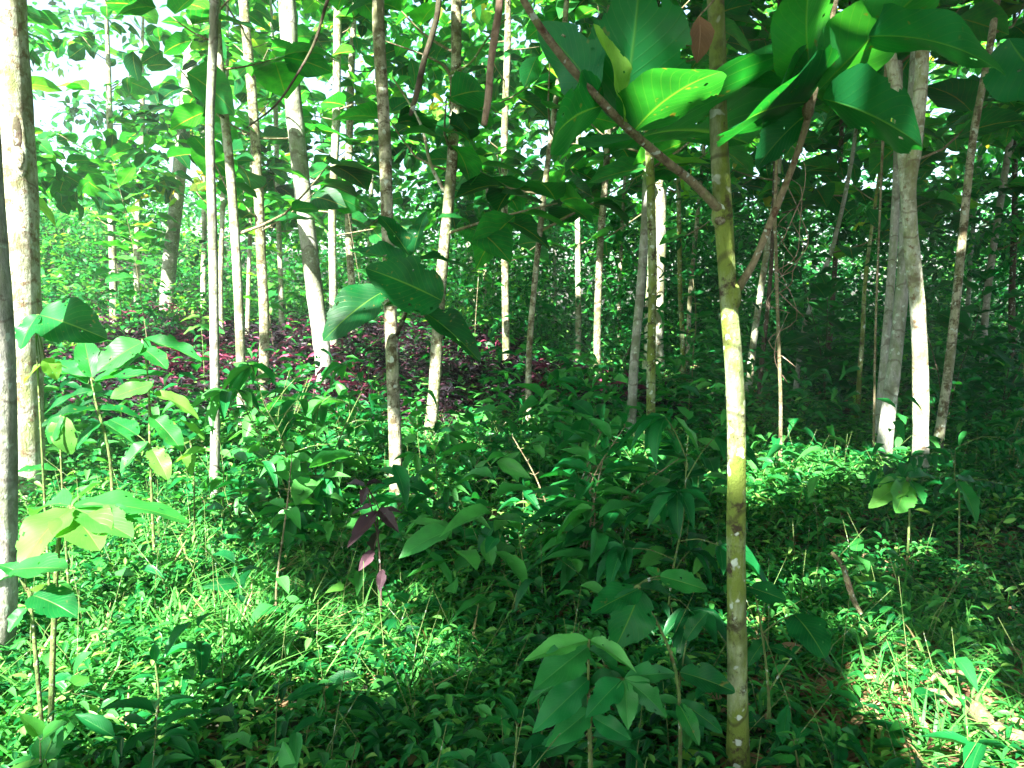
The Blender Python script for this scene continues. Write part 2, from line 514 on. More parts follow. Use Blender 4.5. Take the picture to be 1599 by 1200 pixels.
for q_ in [(1129, 345, .05, 2.3), (1132, 375, .05, 2.3), (1143, 440, .05, 2.3), (1147, 470, .05, 2.3), (1150, 720, .03, 2.3), (1151, 960, .02, 2.3),
           (975, 100, .06, 1.88), (1390, 20, .05, 1.95), (1330, 90, .02, 2.02), (1060, 130, .03, 1.9), (1400, 180, .025, 1.95), (1040, 150, .02, 1.9), (870, 80, .03, 1.85), (1215, 320, .03, 2.2), (920, 150, .02, 1.9),
           (80, 830, .35, 2.2), (30, 840, .3, 2.2), (150, 800, .3, 2.3), (250, 790, .15, 2.3), (200, 550, .15, 3.8), (210, 610, .15, 3.8), (90, 690, .1, 3.3), (240, 290, .5, 5.5), (285, 140, .6, 6.0), (55, 580, .1, 3.2), (210, 120, .5, 6.0),
           (0, 470, .08, 2.9), (5, 620, .1, 2.9), (8, 700, .1, 2.9), (2, 850, .05, 2.9), (330, 690, .15, 4.1), (1400, 775, .1, 3.9), (620, 400, .05, 4.3)]:
    gap(*q_)


def lit(pos, size=0.0, tmin=.45):
    """True where a leaf would stand in one of the openings"""
    pos = np.atleast_2d(pos)
    bad = np.zeros(len(pos), bool)
    for p, r in GAPS:
        d = pos - p
        t = d @ SUNV
        perp = np.linalg.norm(d - t[:, None] * SUNV, axis=1)
        bad |= (t > tmin) & (perp < r + size * 0.6)
    return bad


# ------------------------------------------------------------------ crowns
def rdir(n, zlo=-0.3, zhi=0.4):
    a = rng.uniform(0, 2 * math.pi, n)
    z = rng.uniform(zlo, zhi, n)
    return nrm(np.stack([np.cos(a), np.sin(a), z], 1))


def crown_on(root, org, trunk_pts, trunk_rad, z0, nb, blen, leaf, bark, kind='teakS', mat=None, per=8, width=0.72, density=1.0):
    tp = np.asarray(trunk_pts); zs = tp[:, 2]
    lv = Leaves()
    ztop = zs[-1]
    for b in range(nb):
        tb = Tubes()
        z = z0 + (ztop - z0) * (b + rng.random()) / nb
        p = np.array([np.interp(z, zs, tp[:, i]) for i in range(3)])
        r = float(np.interp(z, zs, trunk_rad))
        az = b * 2.4 + rng.uniform(-.5, .5)
        el = rng.uniform(0.1, 0.7)
        L = blen * rng.uniform(0.5, 1.15) * (1.0 - 0.45 * (z - z0) / max(0.1, ztop - z0))
        d = np.array([math.cos(az) * math.cos(el), math.sin(az) * math.cos(el), math.sin(el)])
        q1 = p + d * L * 0.45 + np.array([0, 0, -.02 * L])
        d2 = nrm(d + np.array([rng.uniform(-.3, .3), rng.uniform(-.3, .3), rng.uniform(-0.1, .5)]))
        q2 = q1 + d2 * L * 0.55
        rb = min(r * 0.5, 0.006 + 0.010 * L)
        tb.add([p, q1, q2], [rb, rb * .7, rb * .35], 5, 0, 2)
        tb.build("branch", bark, root, org)
        m = max(3, int(per * L / blen * density))
        t = rng.uniform(0.2, 1.0, m)
        base = np.where(t[:, None] < .45, p + (q1 - p) * (t[:, None] / .45), q1 + (q2 - q1) * ((t[:, None] - .45) / .55))
        base[-3:] = q2
        f = nrm(rdir(m, -.55, .35) + d2 * 0.45)
        sz = leaf * rng.uniform(0.55, 1.15, m)
        base = base + f * (sz * .12)[:, None]
        k = ~lit(base + f * (sz * .5)[:, None], leaf * 0.5)
        up = nrm(np.array([0, 0, 1.0]) + rng.normal(0, .35, (m, 3)))
        lv.add(kind, base[k], f[k], up[k], sz[k], width, np.clip(rng.beta(1.6, 2.4, m)[k], 0, 1))
    lv.build("crown", mat or M_CROWN, root, org)


TREES = {}


def tree(label, pts, w0, w1, bark, Y=None, H=8.5, cz=None, nb=9, blen=1.1, leaf=0.34, sides=12, name="teak_tree", group=None,
         cat="tree", kind='teakS', per=10, lean=0.5, flare=0.35, jit=0.09, key=None, density=1.0, sub=5, crown=True, tY=None, W=.92):
    bp = base_at(*pts[0]) if Y is None else None
    y0 = float(bp[1]) if Y is None else Y
    yt = y0 if tY is None else tY
    zs = np.linspace(0, 1, len(pts))
    P = [at(px, py, y0 + (yt - y0) * s) for (px, py), s in zip(pts, zs)]
    gz = float(ground(P[0][0], P[0][1]))
    if P[0][2] > gz + 0.02:
        P.insert(0, np.array([P[0][0], P[0][1], gz]))
    P[0] = P[0].copy(); P[0][2] = gz - 0.06
    d = nrm(P[-1] - P[-2])
    d = nrm(d * lean + np.array([0, 0, 1.0]) * (1 - lean))
    nvis = len(P)
    while P[-1][2] < H:
        step = min(1.3, H - P[-1][2] + .01)
        d = nrm(d + rng.normal(0, .03, 3))
        P.append(P[-1] + d * step)
    P = np.array(P)
    z = P[:, 2]
    ztopvis = z[nvis - 1]
    r0 = w0 * y0 / FPX / 2; r1 = w1 * yt / FPX / 2
    rad = np.where(z <= ztopvis, r0 + (r1 - r0) * (z - z[0]) / (ztopvis - z[0]), np.maximum(r1 * (1 - .75 * (z - ztopvis) / max(.1, H - ztopvis)), .012))
    org = P[0] + np.array([0, 0, .06])
    root = empty(name, org)
    tag(root, label, cat, group)
    tb = Tubes(); tb.add(P, rad, sides, jit, sub, flare)
    tb.build("trunk", bark, root, org)
    if crown:
        zc = cz if cz is not None else ztopvis * .8
        if y0 > 7 and zc < 4.1:
            zc = max(1.9, zc - 1.4); nb = int(nb * 1.9); leaf = leaf * 1.4; per = per - 1
        crown_on(root, org, P, rad, zc, nb, blen, leaf, B_TWIG if bark is not B_DARK else B_DARK, kind=kind, per=per, density=density, width=W)
    if key: TREES[key] = (root, org, P, rad, y0)
    return root


def hand_leaf(root, org, a, b, Wd, up=(0, -0.3, 1), kind='teak', mat=None, rnd=0.4, bend=None, name="leaf", label=None):
    """one big leaf from world point a (petiole end) to b (tip)"""
    a = np.array(a); b = np.array(b)
    L = float(np.linalg.norm(b - a))
    kind = {'teak': 'hero', 'lanceH': 'heroN'}.get(kind, kind)
    lv = Leaves(); lv.add(kind, [a], nrm(b - a), np.array(up, float), L, Wd, rnd)
    o = lv.build(name, mat or M_TEAK, root, org)
    if label: o["label"] = label
    return o
#==PART2==

# ------------------------------------------------------------------ the ground
xs = np.concatenate([-np.geomspace(500, 20, 14), np.linspace(-18, 18, 91), np.geomspace(20, 500, 14)])
ys = np.concatenate([-np.geomspace(300, 8, 10), np.linspace(-6, 34, 100), np.geomspace(36, 800, 14)])
gx, gy = np.meshgrid(xs, ys)
GV = np.stack([gx.ravel(), gy.ravel(), ground(gx, gy).ravel()], 1)
nx = len(xs)
ii, jj = np.meshgrid(np.arange(len(ys) - 1), np.arange(nx - 1), indexing='ij')
a = (ii * nx + jj).ravel()
tag(mesh_obj("ground", GV, np.stack([a, a + 1, a + 1 + nx, a + nx], 1), ground_mat()), kind="structure")

# ------------------------------------------------------------------ trees traced from the photograph (front to back)
tree("leaning grey-brown trunk cut by the left picture edge, in front of the thick pale trunk", [(-30, 1180), (-3, 1000), (3, 800), (2, 600), (-6, 440), (-16, 300), (-32, 60)], 46, 36, B_GREY, Y=2.9, cz=4.2, leaf=.4, key="edge", sides=20)
tree("thick pale sunlit trunk with an oval bark scar, second from the left edge", [(40, 790), (36, 650), (32, 480), (26, 300), (16, 140), (8, 0)], 58, 56, B_PALE, H=10, cz=5.0, nb=9, leaf=.4, sides=24, flare=.2, key="scar", jit=.06)
tree("very slender straight grey stem, sunlit near its foot, right of the leafy saplings", [(334, 790), (336, 650), (333, 400), (328, 200), (334, 0)], 15, 13, B_GREY, cz=4.4, nb=6, leaf=.35, sides=12, flare=.1)
tree("slim pale stem standing between the slender grey stem and the flecked brown one", [(379, 690), (376, 560), (369, 400), (358, 250), (344, 120), (338, 20)], 15, 13, B_PALE, cz=3.2, nb=8, leaf=.38)
tree("slim brown-flecked trunk with a bright lower foot", [(408, 640), (413, 520), (408, 400), (402, 270), (392, 130), (380, 0)], 16, 14, B_BROWN, cz=3.0, nb=9, leaf=.38)
tree("stout grey trunk with white sunlit patches leaning left above the purple plants", [(508, 630), (504, 555), (489, 440), (474, 310), (458, 160), (448, 0)], 26, 25, B_GREY, H=11, cz=4.6, nb=10, blen=1.5, leaf=.4, sides=18)
tree("mossy brown-blotched trunk left of centre with a white sunlit foot", [(620, 835), (617, 700), (612, 550), (606, 380), (600, 200), (592, 60), (591, -20)], 21, 18, B_BROWN, cz=3.0, nb=9, blen=1.0, leaf=.42, sides=18, key="mid", jit=.07)
tree("crooked pale trunk with a bent sunlit foot just right of the mossy brown-blotched one", [(668, 698), (678, 610), (684, 500), (694, 380), (706, 250), (712, 110), (713, 0)], 19, 15, B_BROWN, cz=3.2, nb=8, leaf=.38, key="crook")
tree("thin dark flecked trunk with a pale lower stretch in the middle of the picture", [(791, 592), (789, 470), (788, 340), (788, 200), (793, 60)], 12, 10, B_BROWN, cz=3.3, nb=9, leaf=.36)
tree("thin brown stem in the middle, curving gently right as it rises", [(826, 690), (826, 560), (836, 430), (850, 300), (862, 200), (880, 60)], 10, 8, B_BROWN, cz=3.2, nb=7, leaf=.34)
tree("faint pale far stem right of the gently curving brown one", [(903, 575), (903, 460), (902, 330), (904, 200)], 9, 8, B_PALE, cz=3.6, nb=8, leaf=.34)
tree("straight brown stem rising from a sunlit green patch right of centre", [(932, 612), (933, 500), (938, 370), (948, 240), (951, 100)], 12, 9, B_BROWN, cz=3.6, nb=8, leaf=.36)
tree("leaning grey stem, left one of the three crossing trunks right of centre", [(984, 700), (990, 570), (1002, 430), (1010, 280), (1013, 120)], 15, 12, B_GREY, cz=3.6, nb=7, leaf=.36)
tree("speckled straight trunk, front one of the three crossing trunks right of centre", [(1016, 712), (1017, 560), (1019, 420), (1015, 260), (1010, 80)], 14, 13, B_MOSS, cz=3.4, nb=7, leaf=.36)
tree("broad flared trunk with sunlit patches behind the two crossing stems", [(1020, 588), (1022, 480), (1027, 330), (1022, 180), (1018, 60)], 30, 24, B_PALE, H=11, cz=5.0, nb=9, blen=1.6, leaf=.4, sides=18, flare=.7)
tree("mossy yellow-green trunk in the right foreground with a branch on either side", [(1152, 1265), (1152, 1100), (1150, 900), (1150, 740), (1148, 600), (1138, 470), (1129, 330), (1121, 170), (1118, 20)], 33, 25, B_MOSS, Y=2.3, H=7.5, cz=4.0, nb=8, leaf=.42, sides=28, key="front", jit=.10, sub=8)
tree("slender stem with a bright sunlit side leaning right behind the mossy foreground trunk", [(1166, 628), (1176, 540), (1190, 440), (1204, 350), (1216, 260)], 12, 8, B_PALE, cz=3.2, nb=6, leaf=.34)
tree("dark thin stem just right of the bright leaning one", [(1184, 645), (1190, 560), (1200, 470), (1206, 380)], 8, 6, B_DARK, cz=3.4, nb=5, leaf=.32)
tree("very thin stem wrapped in dry brown vine tangles right of the mossy foreground trunk", [(1218, 752), (1219, 640), (1216, 540), (1212, 400), (1211, 300)], 6, 5, B_TWIG, cz=3.0, nb=5, leaf=.3, H=5, key="vine")
tree("thin curved stem leaning right in the dark behind the vine-wrapped one", [(1240, 628), (1254, 520), (1280, 440), (1302, 380), (1330, 250)], 8, 6, B_GREY, cz=3.2, nb=6, leaf=.34)
tree("pale grey trunk leaning against the forked tree on its left side", [(1376, 742), (1388, 640), (1402, 520), (1412, 410), (1415, 320)], 24, 17, B_GREY, cz=4.2, nb=7, leaf=.38, sides=16)
tree("thin grey stem left of the leaning pale grey trunk", [(1369, 706), (1380, 570), (1391, 440), (1398, 330), (1402, 200)], 14, 11, B_GREY, cz=3.8, nb=7, leaf=.36)
tree("slim tan trunk leaning right, between the forked tree and the right picture edge", [(1459, 725), (1477, 610), (1491, 490), (1502, 380), (1519, 220), (1548, 60)], 15, 10, B_BROWN, cz=3.4, nb=9, leaf=.38)
tree("short thin mossy stem in deep shade left of the pale grey leaning trunk", [(1338, 660), (1342, 590), (1347, 520), (1352, 430)], 8, 6, B_MOSS, cz=3.4, nb=5, leaf=.3, H=5)
tree("hair-thin pole in front of the thin grey stem on the right", [(1364, 748), (1365, 640), (1367, 520), (1372, 380)], 4, 3, B_TWIG, cz=3.4, nb=4, leaf=.3, H=5)
tree("grey stem with dark limbs in the shade near the right picture edge", [(1536, 600), (1537, 520), (1544, 440), (1560, 330), (1580, 200)], 11, 9, B_GREY, cz=2.6, nb=8, leaf=.34)
tree("slim shaded stem in the dark wood left of the mossy foreground trunk", [(1068, 612), (1066, 540), (1062, 450), (1060, 330)], 8, 7, B_MOSS, cz=3.4, nb=7, leaf=.32)
tree("thin leaning stem behind the slim shaded one, left of the mossy foreground trunk", [(1073, 590), (1077, 470), (1087, 360), (1098, 240)], 7, 6, B_BROWN, cz=3.8, nb=6, leaf=.32)
tree("bright white sunlit far stem standing at the foot of the left bank", [(178, 520), (177, 430), (173, 320), (171, 180)], 12, 9, B_PALE, cz=3.6, nb=8, leaf=.36)
tree("pale thin far stem between the white far stem and the wide grey trunk", [(215, 505), (213, 420), (216, 320), (222, 200)], 9, 8, B_PALE, cz=3.8, nb=8, leaf=.36)
tree("wide grey far trunk leaning right beside the bright opening on the left", [(260, 508), (264, 420), (277, 300), (288, 180), (302, 50)], 22, 19, B_GREY, H=12, cz=6.0, nb=9, blen=1.7, leaf=.42, sides=14)
tree("thin far stem just left of the slender grey front stem", [(317, 505), (318, 430), (319, 340), (316, 200)], 9, 7, B_PALE, cz=4.2, nb=7, leaf=.36)
tree("pale far stem peeping between the slender grey stem and the slim pale stem", [(346, 545), (344, 470), (346, 380), (350, 260)], 9, 7, B_PALE, cz=3.8, nb=7, leaf=.36)
tree("white sunlit thin trunk right of the stout grey leaning trunk", [(521, 560), (520, 450), (519, 330), (525, 190), (527, 30)], 12, 12, B_PALE, cz=3.8, nb=8, leaf=.36)
tree("thin trunk with peeling bark and a bright upper patch left of the mossy brown-blotched one", [(555, 535), (550, 460), (544, 350), (545, 250), (548, 120)], 11, 11, B_BROWN, cz=3.8, nb=8, leaf=.36)
tree("far stem glimpsed just left of the mossy brown-blotched trunk", [(578, 500), (576, 420), (580, 300)], 7, 6, B_PALE, cz=4.0, nb=7, leaf=.34)
tree("far pale stem left of the thin dark flecked trunk in the middle", [(742, 520), (737, 440), (729, 340), (724, 220)], 9, 8, B_PALE, cz=4.0, nb=8, leaf=.34)
tree("far brown stem between the crooked pale trunk and the middle of the picture", [(758, 540), (757, 440), (760, 330)], 6, 5, B_BROWN, cz=4.0, nb=7, leaf=.34)
tree("far stem left of the faint pale one beyond the centre thicket", [(868, 545), (866, 440), (868, 330), (876, 200)], 7, 6, B_GREY, cz=4.0, nb=8, leaf=.34)
tree("far thin stem in the gap between the green patch stem and the crossing trunks", [(968, 560), (967, 470), (972, 340)], 6, 5, B_BROWN, cz=4.0, nb=7, leaf=.34)
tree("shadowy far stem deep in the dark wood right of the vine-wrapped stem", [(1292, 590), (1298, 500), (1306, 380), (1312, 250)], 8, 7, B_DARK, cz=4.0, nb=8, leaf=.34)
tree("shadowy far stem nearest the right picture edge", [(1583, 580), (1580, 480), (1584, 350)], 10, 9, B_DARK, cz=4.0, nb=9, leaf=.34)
tree("pale far stem just right of the slim tan trunk", [(1508, 560), (1512, 470), (1520, 350), (1532, 230)], 7, 6, B_GREY, cz=4.0, nb=8, leaf=.34)
tree("far stem between the stout grey leaning trunk and the flecked brown one", [(440, 530), (438, 430), (434, 320), (430, 160)], 8, 7, B_PALE, cz=3.8, nb=8, leaf=.36)
tree("far pale stem left of the slim tan-footed stems, behind the slim pale stem", [(386, 540), (388, 450), (391, 340)], 7, 6, B_PALE, cz=4.0, nb=8, leaf=.36)

# the forked tree on the right: trunk, two upper stems
tree("forked tree on the right with a white sunlit trunk", [(1437, 765), (1438, 640), (1434, 500), (1424, 390), (1419, 300), (1428, 230), (1438, 130), (1441, 30)], 25, 19, B_PALE, cz=4.6, nb=7, leaf=.4, sides=18, key="fork", flare=.15)
r_, o_, P_, rad_, Y_ = TREES["fork"]
tb = Tubes()
q = [at(1419, 318, Y_), at(1412, 240, Y_ + .05), at(1403, 160, Y_ + .12), at(1385, 55, Y_ + .2), at(1368, -60, Y_ + .25)]
q.append(q[-1] + np.array([-.15, 0, 1.2])); q.append(q[-1] + np.array([-.05, 0.1, 1.2]))
tb.add(q, [.052, .048, .046, .042, .038, .028, .012], 14, .08, 5)
tb.build("second_stem", B_PALE, r_, o_)

# branches of the mossy foreground tree, drawn one by one
r_, o_, P_, rad_, Y_ = TREES["front"]
def branch(root, org, pts, rads, bark=B_TWIG, name="branch", sides=10, sub=5, jit=.08):
    t_ = Tubes(); t_.add(pts, rads, sides, jit, sub); return t_.build(name, bark, root, org)
bl = [at(1130, 335, 2.3), at(1085, 288, 2.22), at(1040, 252, 2.12), at(985, 205, 2.0), at(940, 160, 1.92), at(880, 92, 1.82), at(820, 5, 1.72), at(770, -110, 1.62)]
branch(r_, o_, bl, [.015, .0125, .012, .0115, .010, .009, .008, .006])
br = [at(1152, 452, 2.3), at(1178, 408, 2.28), at(1210, 330, 2.24), at(1243, 245, 2.2), at(1266, 168, 2.16), at(1292, 60, 2.1), at(1320, -60, 2.05)]
branch(r_, o_, br, [.014, .011, .0105, .009, .010, .007, .005])
c1 = at(978, 205, 2.0)
c2 = at(1272, 158, 2.15)
HL = [  # base px, tip px, depth base, depth tip, width, up, rnd : seen from below, the light comes through from above
    ((970, 195), (1012, -50), 2.0, 1.9, .72, (.5, 1, .1), .45),
    ((990, 205), (1105, 62), 2.0, 1.80, .74, (-.3, .75, 1), .55),
    ((1000, 215), (1150, 170), 2.1, 2.8, .7, (0, .5, 1), .35),
    ((942, 165), (822, 192), 1.95, 1.80, .72, (0, .9, .7), .3),
    ((930, 150), (890, 60), 1.9, 2.1, .5, (.8, 1, .3), .4),
    ((975, 195), (970, 40), 1.97, 1.82, .32, (.9, -.7, .1), 1.0),
    ((1260, 160), (1150, 165), 2.15, 1.85, .75, (0, .8, 1), .3),
    ((1262, 150), (1140, 40), 2.2, 2.6, .7, (-.3, .6, 1), .5),
    ((1262, 145), (1160, 100), 2.2, 1.95, .6, (-.2, .9, .6), .2),
    ((1285, 155), (1475, 200), 2.12, 1.85, .56, (.1, .9, .8), .3),
    ((1280, 140), (1470, -60), 2.1, 1.8, .46, (.2, .7, 1), .75),
    ((1272, 140), (1215, -90), 2.1, 1.85, .40, (-.3, .8, .5), .7),
    ((1265, 175), (1175, 240), 2.2, 2.3, .6, (-.2, 1, .6), .25),
    ((1330, 60), (1640, 20), 2.0, 1.6, .30, (.1, .9, .8), .4),
    ((1575, 60), (1650, 190), 1.8, 1.7, .7, (.1, 1, .2), .2),
]
HL = [h_[:4] + (h_[4] * 1.16,) + h_[5:] for h_ in HL]
for (b_, t_, yb, yt, w_, up_, rn_) in HL:
    hand_leaf(r_, o_, at(*b_, yb), at(*t_, yt), w_, up_, rnd=rn_)
hand_leaf(r_, o_, at(1092, 25, 2.2), at(1100, 92, 2.2), .7, (.3, -1, .2), mat=M_DEAD, rnd=.5, kind='teakS', name="dead_leaf", label="small dry brown curled leaf")
branch(r_, o_, [at(1090, 28, 2.2), at(1120, -10, 2.25), at(1124, -60, 2.3)], [.002, .003, .004], name="twig")

# sprout on the mossy brown-blotched trunk
r_, o_, P_, rad_, Y_ = TREES["mid"]
branch(r_, o_, [at(619, 525, Y_), at(640, 470, Y_ - .25), at(642, 420, Y_ - .4)], [.014, .010, .006], B_DARK, "sprout_stem")
for (b_, t_, yb, yt, w_, up_, rn_) in [
        ((640, 400), (596, 330), -.4, -.25, .5, (.5, -.6, .8), .2), ((646, 395), (660, 325), -.4, -.2, .45, (-.6, -.8, .5), .35),
        ((690, 470), (590, 415), -.5, -.75, .75, (.1, -1, .35), .3),
        ((600, 455), (506, 503), -.3, -.55, .66, (.2, -.8, .7), .22), ((650, 480), (752, 538), -.3, -.6, .40, (.2, -.6, .9), .15),
        ((600, 478), (700, 478), -.3, -.2, .3, (0, -.3, 1), .3), ((655, 405), (745, 395), -.35, -.1, .36, (0, -.5, 1), .2),
        ((634, 415), (548, 378), -.35, -.2, .5, (0, -.5, 1), .35)]:
    branch(r_, o_, [at(640, 440, Y_ - .33), at((640 + b_[0]) / 2, (440 + b_[1]) / 2 + 3, Y_ - .34), at(*b_, Y_ + yb)], [.004, .0035, .003], B_STEM, "petiole", 6, 3, 0)
    hand_leaf(r_, o_, at(*b_, Y_ + yb), at(*t_, Y_ + yt), w_, up_, rnd=rn_)
# looping limbs of the crooked trunk and others
r_, o_, P_, rad_, Y_ = TREES["crook"]
branch(r_, o_, [at(704, 168, Y_), at(702, 115, Y_ - .15), at(670, 90, Y_ - .3), at(600, 64, Y_ - .5)], [.018, .014, .009, .005], B_TWIG)
branch(r_, o_, [at(702, 116, Y_ - .15), at(735, 98, Y_ - .2), at(760, 62, Y_ - .2), at(790, 30, Y_ - .1)], [.014, .011, .009, .006], B_STEM)
branch(r_, o_, [at(694, 300, Y_), at(672, 255, Y_), at(655, 190, Y_), at(612, 120, Y_)], [.02, .017, .012, .007], B_PALE)
r_, o_, P_, rad_, Y_ = TREES["scar"]
# the oval scar: an old limb wound, a raised knob of darker bark with a paler bare lower half
def knob(cen, rx, ry, rz, bark, name):
    V = []; F = []; a_, b_ = 18, 12
    for i in range(b_ + 1):
        ph_ = math.pi * i / b_
        for j in range(a_):
            t_ = 2 * math.pi * j / a_
            w = 1 + .12 * mnoise.noise(Vector((math.cos(t_) * 2, math.sin(t_) * 2, ph_ * 2 + rz * 50)))
            V.append(cen + w * np.array([rx * math.sin(ph_) * math.cos(t_), ry * math.sin(ph_) * math.sin(t_), rz * math.cos(ph_)]))
    for i in range(b_):
        for j in range(a_):
            F.append((i * a_ + j, (i + 1) * a_ + j, (i + 1) * a_ + (j + 1) % a_, i * a_ + (j + 1) % a_))
    return mesh_obj(name, V, F, bark, r_, o_)
cc = at(30, 225, Y_ - .115)
knob(cc, .050, .030, .20, B_PALE, "bark_scar")
knob(cc + np.array([.004, -.012, .04]), .034, .026, .13, B_DARK, "bark_scar")
knob(cc + np.array([.003, -.016, -.075]), .036, .024, .085, B_BROWN, "bark_scar")
r_, o_, P_, rad_, Y_ = TREES["vine"]
tb = Tubes()
for k in range(9):
    z = rng.uniform(.5, 1.7); x0 = P_[0][0]; y0 = P_[0][1]
    q = [np.array([x0 + rng.uniform(-.12, .12), y0 + rng.uniform(-.12, .12), z + d]) for d in np.cumsum(rng.uniform(.03, .26, 5))]
    tb.add(q, [.003, .004, .003, .003, .002], 5, 0, 4)
tb.build("vine_tangle", B_RED, r_, o_)

r_, o_, P_, rad_, Y_ = TREES["front"]
knob(at(1124, 334, 2.295), .024, .024, .045, B_MOSS, "branch_collar")
knob(at(1146, 464, 2.295), .022, .022, .045, B_MOSS, "branch_collar")
knob(at(1124, 345, 2.275), .016, .014, .012, B_BROWN, "branch_collar")
knob(at(1262, 172, 2.16), .016, .016, .026, B_TWIG, "bud_knob")

# dead branches hanging from above
def dead_branch(label, pts, rads, bark, Y, name="dead_branch"):
    q = [at(*p, Y) for p in pts]
    while q[-1][2] < 4.6:
        q.append(q[-1] + np.array([.03, .05, .5])); rads = rads + [rads[-1]]
    o = mk = Tubes(); mk.add(q, rads, 10, .16, 4)
    tag(mk.build(name, bark, None, q[0]), label, "dead branch")
dead_branch("smooth reddish dead branch hanging down from the top edge in the middle", [(756, 196), (763, 150), (766, 100), (773, 50), (781, -10)], [.013, .016, .015, .016, .015], B_RED, 3.4)
dead_branch("dark dead branch hanging aslant from the top edge, left of the reddish one", [(641, 181), (652, 140), (662, 95), (676, 50), (686, -5)], [.010, .014, .013, .014, .013], B_DARK, 3.6)
dead_branch("thin dark arching twig crossing in front of the stout grey leaning trunk", [(385, 200), (430, 165), (462, 120), (490, 70), (506, 18), (520, -40)], [.004, .006, .007, .008, .009, .010], B_DARK, 4.4, "arching_twig")
#==PART3==

# ------------------------------------------------------------------ understorey plants placed by hand
def hang_leaves(root, org, specs, Y, mat=M_TEAK, kind='teak', part="leaf"):
    for s in specs:
        (b, t, db, dt, w, up, rn) = s[:7]
        hand_leaf(root, org, at(*b, Y + db), at(*t, Y + dt), w, up, kind=kind, mat=s[7] if len(s) > 7 else mat, rnd=rn, name=part)


